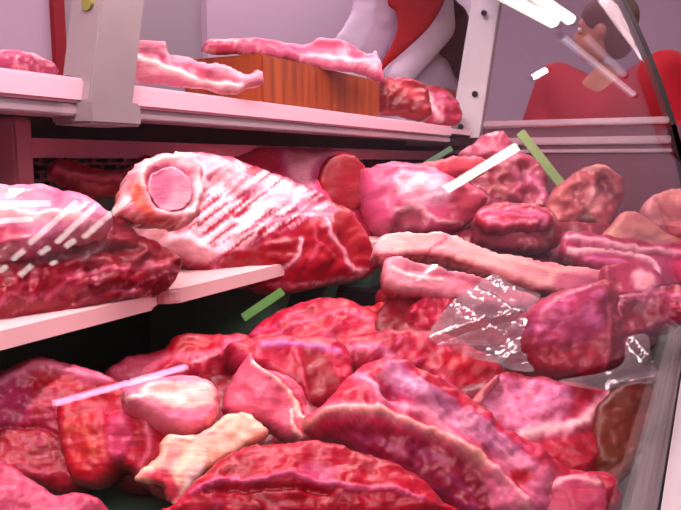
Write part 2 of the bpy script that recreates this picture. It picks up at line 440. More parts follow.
# the two sloping uprights
def upright(fb, ft, dy, dx, ybase):
    a = PY(fb[0], fb[1], ybase); b = PY(ft[0], ft[1], ybase); b = a + (b - a) * ((EZ + .56 - a.z) / (b.z - a.z))
    pts = []
    for q in (a, b): pts += [(q.x, q.y, q.z), (q.x + dx, q.y, q.z), (q.x + dx, q.y + dy, q.z), (q.x, q.y + dy, q.z)]
    o = part('upright', hexa(pts), PLATE, bevel=.002)
    return a, b, o
YB = YS - .012
a1, b1, up1 = upright((89, 104), (101, 0), .045, .062, YB)
def bolt(u, v, x, par, r=.0055, mat=DARK):
    p = PX(u, v, x)
    part('bolt', tube((p.x - .004, p.y, p.z), (p.x + .004, p.y, p.z), r), mat, par)
t_ = lambda v, A, B: A.x + (B.x - A.x) * ((PY(95, v, YB).z - A.z) / (B.z - A.z))
bolt(70, 81, t_(81, a1, b1), up1); bolt(89, 4, t_(4, a1, b1), up1, .007, simple('green_bolt', (120, 130, 60), .4))
a2, b2, up2 = upright((479, 138), (500, 0), .085, .03, YB)
for (u, v) in ((475, 94), (461, 127), (484, 13)):
    q = a2.x + (b2.x - a2.x) * ((PY(u, v, YB).z - a2.z) / (b2.z - a2.z)); bolt(u, v, q, up2, .008)
p0 = PY(90, 99, YB); p1 = PY(90, 124, YB)
part('upright_foot', box(p0.x - .004, p0.x + .070, YB - .004, YB + .055, p1.z, p0.z), PLATE, bevel=.003)
q0 = PY(18, 120, .66); q1 = PY(18, 192, .66)
part('shelf_post', box(q0.x - .010, q0.x + .014, .655, .69, q1.z - .04, zc), simple('rosy_steel', (170, 110, 125), .4, .4), bevel=.003)
# canopy and lamp housing above the glass, brackets of the lower shelf
ztop = EZ + .61
part('canopy', box(X0, XE + .03, gy(.61) - .01, .66, ztop, ztop + .03), PLATE, bevel=.004)
part('lamp_housing', box(X0 + .1, XE - .05, .32, .42, ztop - .035, ztop), PLATE, bevel=.004)
part('lamp_tube', tube((X0 + .15, .37, ztop - .05), (XE - .1, .37, ztop - .05), .013), emis('pink_tube', (255, 190, 205), 2.5), smooth=True)
zl = PY(0, 331, .50).z
green_grey = simple('grey_green_plate', (96, 140, 112), .5, 0, .1, 12)
for xx, hh in ((.82, .01), (.98, .01), (1.16, .01)):
    part('shelf_bracket', hexa([(xx, .58, EZ - .305), (xx + .05, .58, EZ - .305), (xx + .05, .78, EZ - .305), (xx, .78, EZ - .305),
                                (xx, .53, zl - .02), (xx + .05, .53, zl - .02), (xx + .05, .78, zl - .02), (xx, .78, zl - .02)]), green_grey, bevel=.002)

# two white boards of the middle shelf, the second a little behind
def board(x0, x1, y0, label, r=.02):
    bm = bmesh.new(); pts = []
    for (cx_, cy_, a0) in ((x1 - r, y0 + r, -90), (x1 - r, .76 - r, 0), (x0 + r, .76 - r, 90), (x0 + r, y0 + r, 180)):
        for k in range(6): a = math.radians(a0 + k * 18); pts.append((cx_ + r * math.cos(a), cy_ + r * math.sin(a)))
    lo = [bm.verts.new((x, y, zl - .016)) for x, y in pts]; hi = [bm.verts.new((x, y, zl)) for x, y in pts]
    bm.faces.new(lo[::-1]); bm.faces.new(hi)
    for i in range(len(pts)): j = (i + 1) % len(pts); bm.faces.new((lo[i], lo[j], hi[j], hi[i]))
    bmesh.ops.bevel(bm, geom=[e for e in bm.edges if abs(e.verts[0].co.z - e.verts[1].co.z) < 1e-6], offset=.003, segments=2, affect='EDGES')
    o = bm_obj('shelf_board', bm, MARBLE); tag(o, label, 'shelf board', 'white boards of the middle shelf'); return o
xb = PY(165, 297, .5).x
board(.1, xb, .50, 'white shelf board at the left carrying the film-wrapped meat')
board(xb + .004, 1.42, .50, 'white shelf board with rounded corner under the big bone-in beef leg')

# ------------------------------------------------------------------ lamps: the case tube, an added front fill, shop lamps
def area(name, loc, sx, sy, power, rgb, rot=(0, 0, 0), spread=180):
    l = bpy.data.lights.new(name, 'AREA'); l.shape = 'RECTANGLE'; l.size = sx; l.size_y = sy; l.energy = power
    l.color = tuple(lin(rgb)); l.spread = math.radians(spread)
    o = bpy.data.objects.new(name, l); COL.objects.link(o); o.location = loc; o.rotation_euler = rot; return o
area('case_lamp_light', (.65, .36, ztop - .07), 2.3, .05, 25.0, (255, 214, 218))
area('front_fill', (-1.0, -.9, 2.6), 1.6, 1.2, 80, (255, 218, 226), (math.radians(25), math.radians(-28), 0))  # unseen soft fill added behind the camera to brighten the front faces
area('counter_light', (2.2, 1.25, 2.7), 3.4, .6, 48, (255, 225, 238))
w = bpy.data.worlds.new('shop'); C.world = w; w.use_nodes = True
w.node_tree.nodes['Background'].inputs['Color'].default_value = (.60, .36, .46, 1)
w.node_tree.nodes['Background'].inputs['Strength'].default_value = .13

# tube lamps hung over the customers; they show as bright stripes in the curved pane
def glass_hit(u, v):
    r = ray(u, v); t = .05
    for _ in range(60):
        z = r.z * t; t = gy(z) / r.y if r.y > 1e-4 else t
    p = r * t; sl_ = .27 + .62 * p.z; n = Vector((0, -1, sl_)).normalized(); d = r.normalized()
    return EYE + p, d - 2 * d.dot(n) * n
def lamp_pt(u, v, L):
    p, d = glass_hit(u, v); return p + d * L
tube_lamp = emis('white_tube', (255, 248, 240), 16); dim_lamp = emis('dim_tube', (235, 205, 225), 1.6); wide_lamp = emis('bright_tube', (255, 252, 235), 9)
def shop_lamp(a, b, wpx, L, mat, where):
    A = lamp_pt(*a, L); B = lamp_pt(*b, L); r = wpx / 2 / FPX * (L + .3)
    root = empty('tube_lamp', (A + B) / 2, 'white tube lamp mirrored as ' + where, 'lamp', 'tube lamps mirrored in the glass')
    d = (B - A).normalized()
    part('tube', tube(A, B, r), mat, root, True)
    if max(A.z, B.z) < 2.74:
        for q in (A.lerp(B, .12), A.lerp(B, .88)): part('hanger', tube((q.x, q.y, q.z + r * .5), (q.x, q.y, 2.75), .0012, 6), DARK, root)
    part('end_cap', tube(A - d * .02, A, r * 1.1), DARK, root); part('end_cap', tube(B, B + d * .02, r * 1.1), DARK, root)
shop_lamp((-4, 204), (51, 203), 6, 2.6, tube_lamp, 'the upper level stripe at the left edge')
shop_lamp((-4, 221), (34, 219), 5, 2.6, tube_lamp, 'the lower level stripe at the left edge')
shop_lamp((30, 244), (78, 201), 5, 2.6, tube_lamp, 'the leftmost long slanting stripe')
shop_lamp((57, 243), (98, 204), 5, 2.6, tube_lamp, 'the middle long slanting stripe')
shop_lamp((84, 238), (131, 197), 5, 2.6, tube_lamp, 'the rightmost long slanting stripe')
shop_lamp((13, 260), (25, 250), 5, 2.6, tube_lamp, 'the leftmost short stripe of the upper row')
shop_lamp((40, 254), (50, 247), 5, 2.6, tube_lamp, 'the middle short stripe of the upper row')
shop_lamp((66, 247), (76, 239), 5, 2.6, tube_lamp, 'the right short stripe of the upper row')
shop_lamp((-4, 274), (8, 266), 5, 2.6, tube_lamp, 'the leftmost stub of the lower row')
shop_lamp((20, 276), (33, 265), 5, 2.6, tube_lamp, 'the middle stub of the lower row')
shop_lamp((51, 265), (58, 261), 4, 2.6, tube_lamp, 'the right stub of the lower row')
shop_lamp((56, 404), (188, 367), 5, 1.6, dim_lamp if False else emis('lilac_tube', (240, 200, 250), 30), 'the long lilac line over the front bones')
shop_lamp((170, 372), (218, 354), 2.5, 1.6, emis('faint_tube', (255, 190, 210), 14), 'the short faint line beside the lilac one')
shop_lamp((446, 190), (517, 147), 9, 2.6, wide_lamp, 'the broad cream bar at the middle')
shop_lamp((500, -8), (556, 22), 11, 2.2, wide_lamp, 'the left one of the bright pair at the top')
shop_lamp((526, -12), (572, 19), 11, 2.2, wide_lamp, 'the right one of the bright pair at the top')
shop_lamp((563, 36), (634, 94), 6, 2.4, dim_lamp, 'the long faint lilac streak at upper right')
shop_lamp((584, 34), (624, 74), 8, 2.4, emis('dimmer_tube', (225, 190, 215), .9), 'the short faint streak beside it')
shop_lamp((534, 77), (546, 70), 6, 2.4, tube_lamp, 'the small oval spot at upper right')

# ------------------------------------------------------------------ wooden block and meat on the service shelf
def wood_mat():
    m, nt, b = newmat('block_wood'); tc = nt.nodes.new('ShaderNodeTexCoord')
    mp = nt.nodes.new('ShaderNodeMapping'); mp.inputs['Scale'].default_value = (60, 60, 4); nt.links.new(tc.outputs['Object'], mp.inputs['Vector'])
    n = nt.nodes.new('ShaderNodeTexNoise'); n.inputs['Scale'].default_value = 1; n.inputs['Detail'].default_value = 5; nt.links.new(mp.outputs['Vector'], n.inputs['Vector'])
    cr = nt.nodes.new('ShaderNodeValToRGB'); e = cr.color_ramp.elements
    e[0].position = .32; e[0].color = tuple(lin((104, 40, 18))) + (1,); e[1].position = .7; e[1].color = tuple(lin((150, 72, 30))) + (1,)
    nt.links.new(n.outputs['Fac'], cr.inputs['Fac']); nt.links.new(cr.outputs['Color'], b.inputs['Base Color']); b.inputs['Roughness'].default_value = .4
    return m
bc = PY(262, 75, .64); be = PY(380, 95, .64)
btop = PY(262, 53, .64).z
o = bm_obj('chopping_block', box(bc.x, be.x, .64, .80, zt - .003, btop), wood_mat(), None, False, .004)
tag(o, 'thick brown wooden chopping block standing on the white service shelf', 'chopping block')
NS = (-.5, -.75, .25)
FATC = (250, 205, 205); FATW = (255, 232, 226); MUS = (190, 24, 44); MUSD = (120, 8, 22)
o = piece('meat_slab', [(-14, 56), (8, 51), (32, 55), (54, 64), (58, 73), (30, 74), (-14, 74)], Y=.66, n=NS, T=.02, B=.04, base=(205, 110, 122), base2=(170, 60, 80), seed=3, anchor=(20, 64), marb=.6, marbcol=FATC)
tag(o, 'pinkish fatty meat slab at the far left of the upper shelf', 'meat')
o = piece('meat_slab', [(129, 44), (138, 40), (152, 41), (164, 44), (169, 53), (184, 57), (203, 62), (232, 68), (246, 74), (256, 69), (263, 73), (262, 84), (248, 87), (236, 93), (205, 88), (170, 84), (140, 80), (128, 72)],
          Y=.62, n=NS, T=.014, B=.03, base=(232, 160, 164), base2=(200, 96, 112), seed=5, anchor=(190, 70), feats=[Ln([(165, 60), (190, 70), (205, 74)], 6, (225, 90, 80), .6), Ln([(135, 58), (160, 66), (200, 80), (240, 86)], 3, (255, 235, 230), .7, .004),
          Ln([(130, 50), (150, 52), (165, 58)], 2, (205, 90, 110), .6, -.004), Ln([(190, 66), (215, 78), (240, 80)], 2, (240, 130, 120), .7, -.003)], lump=.009, mat=FAT)
tag(o, 'long pale fatty meat slab in front of the wooden block', 'meat')
o = piece('meat_slab', [(202, 47), (212, 41), (232, 43), (250, 40), (282, 44), (305, 46), (316, 40), (335, 43), (352, 50), (366, 58), (374, 54), (380, 66), (384, 82), (374, 80), (360, 74), (340, 71), (310, 68), (285, 62), (262, 57), (235, 55), (205, 54)],
          Y=.68, n=(-.4, -.6, .6), T=.018, B=.006, w=12, streak=1, base=(226, 156, 158), base2=(190, 80, 92), seed=8, anchor=(290, 56), ang=-10,
          feats=[Ar([(203, 46), (225, 43), (240, 50), (215, 54)], (200, 40, 60), 4, .8), Ln([(312, 42), (340, 47), (362, 60)], 4, (170, 40, 70), .8), Ln([(300, 56), (340, 58), (375, 68)], 2.5, (250, 200, 206), .7, .002),
                 St([(240, 44), (310, 46), (380, 70), (370, 80), (260, 56)], -12, (215, 120, 130), .5, 4, 25, .5)], marb=.5, marbcol=FATW, lump=.007)
tag(o, 'wide pale pink meat slab lying on top of the wooden block', 'meat')
o = piece('meat_chunk', [(381, 82), (392, 78), (408, 80), (424, 86), (430, 100), (428, 120), (400, 116), (382, 112)], Y=.65, n=NS, T=.025, B=.03, w=10, base=(190, 44, 38), base2=(90, 10, 16), seed=12, lump=.012, lscale=10, marb=.8, streak=.9, anchor=(405, 98),
          feats=[Ln([(392, 84), (410, 88), (420, 98)], 4, (240, 120, 100), .7), Ar([(384, 98), (400, 96), (402, 112), (384, 110)], (90, 20, 24), 3, .8), Ar([(404, 100), (420, 100), (420, 112), (406, 112)], (100, 24, 20), 3, .7)])
tag(o, 'red meat chunk touching the right end of the wooden block', 'meat', 'red chunks right of the wooden block')
o = piece('meat_chunk', [(420, 90), (434, 86), (448, 92), (458, 106), (458, 124), (436, 124), (422, 118)], Y=.66, n=NS, T=.025, B=.03, w=10, base=(200, 40, 44), base2=(110, 12, 22), seed=13, lump=.012, lscale=10, marb=.8, streak=.9, anchor=(438, 106),
          feats=[Ln([(428, 92), (434, 104), (440, 120)], 2.5, FATC, .9), Ln([(440, 92), (452, 108)], 2, (240, 140, 140), .7)])
tag(o, 'red meat chunk with white seam beside the right steel upright', 'meat', 'red chunks right of the wooden block')

# ------------------------------------------------------------------ middle shelf
o = piece('meat_strip', [(48, 168), (62, 160), (90, 168), (118, 172), (140, 158), (150, 160), (148, 176), (128, 190), (96, 192), (66, 182)], Y=.66, n=NSHELF, T=.016, B=.03, w=9, base=(165, 28, 40), base2=(95, 8, 18), seed=17,
          feats=[Ln([(54, 168), (84, 176), (120, 178)], 2.5, (220, 110, 110), .7)])
tag(o, 'dark red thin meat strip against the black grille behind the beef leg', 'meat')

wrapped = empty('wrapped_meat', PY(80, 318, .58), 'dark red meat joint with a pale fatty top, wrapped in clear film at the left', 'meat')
piece('lean', [(-20, 214), (20, 210), (70, 205), (115, 220), (140, 236), (170, 252), (180, 268), (168, 288), (140, 297), (100, 307), (50, 318), (0, 326), (-20, 328)], Y=.525, n=NSHELF, T=.030, B=.07, w=34, base=(180, 26, 44), base2=(80, 4, 14), seed=20,
      anchor=(80, 262), parent=wrapped, ang=18, marb=.7, lump=.014,
      feats=[Ar([(-20, 270), (20, 262), (50, 280), (20, 322), (-20, 324)], (140, 18, 30), 8, .5), Ln([(45, 300), (80, 275), (130, 268), (170, 262)], 2, (235, 120, 125), .7, .002), Ln([(0, 300), (30, 280), (40, 262)], 2, (230, 110, 110), .5),
             Ln([(40, 262), (90, 250), (140, 246)], 5, (90, 6, 14), .5, -.008), Ln([(60, 306), (100, 290), (150, 284)], 4, (100, 8, 16), .4, -.006)])
piece('fat_top', [(-20, 196), (5, 190), (30, 188), (62, 194), (92, 204), (112, 222), (96, 232), (60, 240), (30, 246), (-20, 248)], Y=.520, n=(-.3, -.7, .7), T=.014, B=.05, w=16, base=(248, 176, 186), base2=(214, 110, 128), seed=22, parent=wrapped,
      anchor=(50, 218), feats=[Ar([(-20, 226), (10, 224), (34, 232), (10, 246), (-20, 246)], (200, 30, 50), 5, .8), Ln([(0, 212), (40, 214), (80, 216)], 3, FATW, .6, .003)], mat=FAT, lump=.008)

beef = empty('beef_leg', PY(270, 282, .56), 'big bone-in beef leg with pale fat and an orange-rimmed joint socket, on the middle shelf', 'meat')
piece('lean', [(130, 205), (134, 186), (150, 166), (176, 154), (205, 153), (240, 164), (280, 178), (318, 196), (346, 210), (362, 232), (373, 266), (366, 278), (335, 283), (300, 290), (270, 290), (240, 282), (205, 276), (170, 262), (148, 248), (134, 230)],
      Y=.545, n=(-.32, -.85, .40), T=.035, B=.09, w=34, base=(208, 30, 52), base2=(150, 12, 30), seed=31, parent=beef, anchor=(250, 228), ang=-24, lump=.012, dome=.45, marb=.3,
      feats=[St([(190, 155), (240, 160), (300, 186), (340, 208), (310, 222), (262, 238), (215, 262), (180, 240), (184, 200)], 38, (255, 214, 222), .95, 3.0, 34, .48, .0012),
             Ar([(180, 158), (206, 152), (240, 166), (262, 186), (240, 190), (212, 178), (200, 205), (186, 232), (176, 214)], (252, 192, 200), 6, .75, .004),
             Ar([(128, 212), (150, 216), (178, 232), (212, 250), (216, 258), (200, 262), (165, 252), (140, 240)], (253, 196, 202), 5, .95, .006),
             Ar([(260, 186), (300, 194), (335, 208), (312, 220), (288, 206)], (250, 190, 205), 6, .6),
             Ar([(296, 226), (318, 216), (346, 212), (366, 234), (374, 266), (362, 280), (316, 286), (270, 288), (262, 276), (290, 262), (302, 244)], (176, 16, 32), 4, .9),
             Ar([(222, 256), (250, 248), (296, 238), (300, 252), (276, 268), (240, 274)], (150, 8, 20), 3, .95, .003),
             Ln([(300, 240), (296, 256), (280, 270), (245, 277), (215, 268)], 1.9, (255, 196, 200), .9, .002),
             Ln([(326, 218), (330, 234), (344, 248), (352, 268), (366, 272)], 1.9, (255, 196, 200), .9, .002), Ln([(222, 268), (260, 284), (310, 284), (364, 276)], 1.8, (255, 180, 184), .9),
             Ar([(330, 212), (348, 216), (366, 248), (370, 264), (352, 262), (338, 238)], (150, 10, 22), 4, .6), Ln([(312, 222), (316, 244), (308, 262)], 1.5, (240, 120, 125), .6),
             Ln([(232, 230), (300, 214), (330, 212)], 2, (255, 205, 215), .5, -.003)])
piece('fat_collar', [(122, 206), (124, 184), (136, 166), (152, 157), (176, 152), (196, 158), (202, 178), (202, 204), (192, 222), (172, 226), (150, 224), (134, 218)], Y=.498, n=(-.35, -.85, .35), T=.012, B=.045, w=14, base=(253, 200, 200), base2=(244, 150, 160), seed=33, jit=4, streak=.5,
      parent=beef, anchor=(162, 188), mat=FAT, lump=.006, feats=[Ar([(130, 178), (142, 180), (148, 200), (160, 216), (176, 222), (158, 226), (138, 214), (128, 196)], (246, 120, 60), 6, .95), Ln([(146, 186), (142, 172), (152, 160), (178, 155)], 2.5, (255, 214, 206), .9, .003),
             Ln([(196, 164), (200, 190), (192, 214)], 2.5, (255, 206, 210), .8, .003), Ar([(146, 182), (156, 168), (178, 166), (192, 180), (192, 200), (178, 212), (160, 208)], (220, 120, 140), 4, .9, -.008)])
piece('joint_socket', [(148, 186), (156, 171), (174, 167), (189, 178), (192, 194), (184, 208), (170, 211), (156, 204)], Y=.487, n=(-.5, -.8, .2), T=-.001, B=.008, w=12, streak=.2, base=(244, 180, 190), base2=(226, 140, 156), seed=35, parent=beef, anchor=(170, 190), mat=BONE, lump=.002,
      feats=[Ar([(152, 176), (166, 170), (172, 186), (164, 204), (154, 200)], (205, 105, 125), 5, .7)])

roast = empty('round_roast', PY(330, 250, .66), 'thick round roast with a dark red cut face and fat cover, behind the beef leg', 'meat')
piece('lean', [(205, 162), (228, 153), (262, 149), (300, 148), (332, 151), (356, 160), (372, 182), (394, 202), (398, 228), (392, 244), (376, 254), (352, 246), (310, 220), (250, 196)],
      Y=.64, n=(-.35, -.8, .45), T=.03, B=.07, w=26, base=(244, 110, 126), base2=(226, 60, 84), seed=41, parent=roast, anchor=(300, 196), ang=-15, lump=.008,
      feats=[Ar([(282, 150), (318, 150), (344, 153), (322, 160), (312, 180), (320, 204), (300, 190), (286, 172)], (252, 186, 196), 6, .9, .003), Ln([(230, 162), (250, 172), (290, 182)], 3, FATC, .7), Ar([(238, 156), (262, 154), (284, 168), (270, 178), (246, 166)], (228, 60, 80), 5, .6),
             Ar([(360, 200), (390, 204), (396, 236), (380, 250), (362, 236)], (150, 14, 26), 5, .8), Ln([(352, 206), (374, 196), (380, 184)], 3.0, (252, 190, 196), .9, .003), Ln([(372, 196), (378, 220), (386, 244)], 1.6, (240, 130, 135), .8)])
piece('cut_face', [(318, 184), (320, 168), (330, 156), (346, 153), (360, 162), (368, 180), (367, 198), (356, 208), (338, 207), (324, 200)], Y=.585, n=(-.75, -.6, .15), T=.006, B=.03, w=8, base=(190, 22, 34), base2=(140, 8, 20), seed=43, parent=roast, anchor=(344, 181), lump=.002, streak=.1)

# ------------------------------------------------------------------ the heap on the deck, right half: back row
SKIN = (236, 150, 150); SKIN2 = (212, 105, 118); PK = (240, 140, 155)
def meat(label, name, poly, group=None, **k):
    o = piece(name, poly, **k); tag(o, label, 'meat', group); return o
meat('gnarled fatty neck cut standing highest in the back row', 'neck_cut', [(452, 172), (458, 156), (470, 146), (484, 136), (500, 134), (512, 142), (516, 152), (532, 158), (544, 172), (548, 192), (546, 212), (528, 222), (500, 220), (474, 214)],
     D=1.50, n=(-.8, -.3, .35), T=.04, B=.09, w=18, base=(214, 120, 125), base2=(130, 28, 44), seed=51, lump=.02, lscale=16, marb=.9, marbcol=(250, 200, 195), anchor=(500, 190),
     feats=[Ar([(478, 140), (500, 136), (510, 146), (494, 160), (476, 158)], (205, 110, 110), 5, .7), Ar([(490, 170), (510, 168), (516, 190), (500, 200), (488, 190)], (150, 60, 52), 5, .8, -.008), Ar([(516, 160), (530, 166), (524, 180)], (110, 12, 26), 4, .7), Ln([(520, 175), (538, 185), (546, 205)], 5, (232, 150, 165), .7),
            Ln([(520, 166), (526, 190), (520, 214)], 2, (110, 12, 26), .8, -.01)])
meat('brownish knuckle joint at the right of the back row, near the end panel', 'knuckle_joint', [(545, 206), (552, 192), (566, 180), (580, 170), (596, 165), (612, 170), (622, 180), (625, 196), (619, 208), (612, 226), (604, 238), (584, 238), (560, 236), (548, 224)],
     D=1.38, n=(-.8, -.3, .35), T=.035, B=.08, w=18, base=(205, 110, 92), base2=(130, 45, 44), seed=53, lump=.018, lscale=15, marb=.7, marbcol=(240, 180, 160), anchor=(585, 205),
     feats=[Ar([(546, 206), (566, 182), (572, 190), (562, 210), (556, 232), (548, 222)], (222, 140, 115), 4, .8), Ar([(588, 188), (600, 186), (602, 206), (590, 214)], (230, 170, 160), 4, .7), Ar([(596, 172), (614, 178), (616, 200), (604, 192)], (105, 22, 26), 4, .85), Ar([(578, 214), (592, 212), (598, 234), (582, 236)], (60, 30, 24), 4, .85, -.01)])
meat('pale skin-on trotter at the far right edge', 'trotter', [(640, 214), (648, 200), (662, 192), (680, 188), (706, 186), (708, 226), (690, 240), (664, 238), (648, 228)], D=1.36, n=(-.8, -.2, .4), T=.015, B=.07, w=18, base=(222, 150, 140), base2=(190, 105, 104), seed=55,
     lump=.012, anchor=(668, 215), feats=[Ln([(655, 200), (668, 214), (690, 218)], 2.5, (160, 80, 84), .7, -.008)], mat=FAT)
meat('tan skin-on cut lying between the brownish knuckle joint and the trotter', 'skin_cut', [(602, 238), (610, 226), (620, 214), (634, 212), (652, 222), (668, 234), (684, 240), (680, 250), (640, 250), (610, 248)], D=1.28, n=(-.7, -.2, .5), T=.016, B=.06, w=14, base=(222, 150, 128), base2=(190, 108, 100), seed=56,
     lump=.008, anchor=(640, 234), feats=[Ln([(616, 222), (640, 236), (670, 242)], 3, (205, 120, 110), .6, -.004)], mat=FAT)
meat('rosy joint with silvery skin in front of the gnarled neck cut', 'shoulder_joint', [(358, 178), (372, 167), (395, 164), (424, 167), (446, 178), (466, 184), (480, 192), (486, 202), (478, 214), (466, 226), (440, 234), (400, 236), (372, 222)], D=1.26, n=(-.6, -.6, .45), T=.035, B=.08, w=22,
     base=(232, 136, 140), base2=(204, 74, 84), seed=57, lump=.012, anchor=(425, 205),
     feats=[Ar([(400, 172), (424, 172), (446, 182), (450, 198), (430, 204), (404, 200), (394, 186)], (238, 196, 206), 6, .9, .003), St([(398, 172), (450, 182), (456, 204), (400, 204)], 10, (206, 130, 150), .6, 3, 30, .5),
            Ar([(454, 188), (474, 188), (486, 200), (476, 212), (456, 212), (450, 200)], (168, 60, 62), 4, .85, .004), Ar([(396, 214), (412, 206), (428, 214), (426, 228), (398, 230)], (120, 48, 58), 4, .8, -.006), Ln([(394, 210), (420, 206), (440, 220), (470, 224)], 2.2, (246, 190, 190), .8, .003),
            Ar([(360, 184), (380, 176), (392, 196), (388, 220), (372, 222)], (238, 118, 136), 6, .6)])
meat('orange-pink shank bone reaching right behind the silvery-skinned joint', 'shank', [(412, 166), (430, 162), (452, 158), (476, 158), (486, 164), (484, 174), (462, 178), (438, 180), (418, 176)], D=1.34, n=(-.6, -.6, .45), T=.02, B=.03, w=9, base=(232, 120, 96), base2=(214, 90, 90), seed=58, anchor=(450, 170), lump=.004)
rr = empty('rolled_joint', P(516, 250, 1.2), 'small rolled joint with red and white striped top, right of the silvery-skinned joint', 'meat')
piece('lean', [(472, 222), (478, 210), (492, 204), (520, 204), (544, 208), (556, 220), (560, 238), (552, 250), (526, 253), (496, 250), (478, 240)], D=1.20, n=(-.75, -.45, .35), T=.03, B=.06, w=16, base=(205, 110, 104), base2=(160, 50, 60), seed=60, parent=rr, anchor=(516, 228), lump=.008, marb=.5, marbcol=FATC,
      feats=[Ar([(540, 226), (554, 222), (560, 238), (548, 248)], (90, 10, 20), 4, .8)])
piece('striped_top', [(476, 214), (488, 206), (512, 205), (536, 207), (552, 216), (548, 224), (524, 226), (498, 228), (482, 224)], D=1.165, n=(-.6, -.35, .7), T=.005, B=.03, w=7, base=(205, 30, 50), base2=(170, 14, 34), seed=61, parent=rr, anchor=(514, 216), lump=.003,
      feats=[Ln([(480, 212), (515, 209), (548, 216)], 1.8, (245, 160, 170), .8, .001), Ln([(486, 217), (515, 214), (548, 219)], 1.5, (240, 150, 160), .8), Ln([(488, 224), (520, 221), (546, 224)], 1.8, (246, 180, 184), .8, .001)])

# pork strips and ribs in the middle distance
meat('long pale pink belly strip with rind, uppermost of the two crossing the heap', 'belly_strip', [(373, 252), (380, 238), (394, 233), (420, 233), (446, 234), (468, 243), (492, 252), (520, 258), (552, 264), (586, 268), (620, 272), (640, 276), (640, 286), (610, 292), (575, 294), (542, 290), (518, 282), (490, 272), (464, 264), (436, 256), (408, 256), (386, 262)],
     D=1.03, n=(-.5, -.55, .62), T=.008, B=.03, w=5, base=(244, 178, 172), base2=(230, 140, 142), seed=63, anchor=(490, 262), lump=.003, dome=0, streak=.3, ang=-12, mat=FAT,
     feats=[Ln([(376, 256), (410, 256), (440, 258), (480, 272), (520, 287), (560, 294)], 3.2, (160, 16, 34), .95), Ln([(446, 236), (430, 250)], 1.6, (190, 40, 50), .7), Ln([(455, 240), (500, 258), (560, 272), (620, 280)], 3, (244, 178, 176), .7, .002), Ar([(560, 272), (620, 274), (640, 280), (600, 292), (560, 290)], (222, 70, 84), 5, .5)])
meat('pale beige-pink belly strip, lower of the two, its left end beside the dark gap', 'belly_strip', [(384, 264), (392, 257), (412, 262), (440, 268), (470, 276), (500, 286), (530, 296), (540, 304), (520, 312), (486, 306), (450, 298), (410, 292), (386, 284)],
     D=.97, n=(-.5, -.5, .65), T=.007, B=.03, w=5, dome=0, streak=.3, base=(240, 164, 162), base2=(222, 124, 130), seed=64, anchor=(460, 284), mat=FAT, ang=-14, feats=[Ln([(410, 266), (450, 276), (500, 290)], 4, (170, 30, 44), .6, -.004), Ln([(392, 270), (420, 278), (440, 280)], 2, FATW, .7, .003)])
meat('long rib rack with white bones along the right edge behind the belly strips', 'rib_rack', [(560, 240), (566, 233), (592, 234), (624, 238), (660, 243), (690, 246), (700, 262), (690, 284), (664, 288), (640, 280), (606, 270), (574, 260), (560, 252)],
     D=1.14, n=(-.6, -.3, .7), T=.008, B=.03, w=7, dome=0, base=(214, 84, 104), base2=(160, 24, 48), seed=66, anchor=(625, 258), lump=.006, ang=-8,
     feats=[Ln([(566, 238), (600, 242), (640, 248), (690, 252)], 2.2, (248, 190, 200), .9, .004), Ln([(568, 252), (604, 250), (640, 256), (656, 266), (660, 280)], 2.6, (252, 206, 210), .9, .005), Ln([(575, 246), (620, 250), (690, 258)], 1.5, (120, 8, 30), .8, -.004), Ln([(585, 258), (620, 262), (645, 274)], 2, (240, 150, 168), .8, .003)])
meat('pink rib end with a round pale bone under the long rib rack', 'rib_end', [(600, 272), (616, 264), (640, 266), (660, 276), (664, 290), (650, 300), (624, 302), (606, 292)], D=1.0, n=(-.7, -.25, .6), T=.016, B=.03, w=10, base=(214, 76, 96), base2=(150, 20, 40), seed=67, anchor=(632, 284),
     feats=[Ar([(636, 272), (650, 274), (656, 286), (644, 294), (634, 286)], (250, 190, 190), 4, .8, .003)])
meat('small dark red trimming at the right edge beside the rail', 'trimming', [(598, 306), (616, 296), (640, 292), (664, 286), (690, 290), (694, 312), (676, 326), (650, 334), (622, 338), (604, 328)], D=.90, n=(-.7, -.2, .65), T=.012, B=.035, w=12, base=(190, 40, 60), base2=(90, 6, 22), seed=68, anchor=(640, 312), lump=.01, lscale=14, marb=.8,
     feats=[Ln([(630, 298), (660, 292), (686, 300)], 3, (244, 150, 160), .8, .003)])
# smaller chunks behind the flat cut
for i, (pl, D_, lab) in enumerate([([(376, 296), (384, 288), (402, 286), (418, 292), (428, 304), (424, 316), (402, 316), (382, 310)], 1.02, 'lumpy bright red stewing chunk beside the lower belly strip'),
                                  ([(358, 316), (364, 308), (380, 306), (398, 312), (410, 322), (404, 334), (380, 336), (362, 330)], .97, 'orange-red stewing chunk right behind the broad flat red cut'),
                                  ([(402, 320), (414, 304), (430, 296), (452, 298), (474, 304), (470, 326), (452, 338), (420, 342), (406, 336)], .95, 'pinkish red stewing chunk partly under the clear bag')]):
    meat(lab, 'stewing_chunk', pl, 'stewing chunks in the middle of the heap', D=D_, n=(-.6, -.45, .6), T=.022, B=.045, w=11, base=[(226, 44, 58), (226, 46, 40), (226, 60, 76)][i], base2=[(170, 18, 32), (130, 12, 14), (170, 20, 40)][i], seed=70 + i, lump=.012, lscale=12, marb=.6, marbcol=(250, 130, 135))

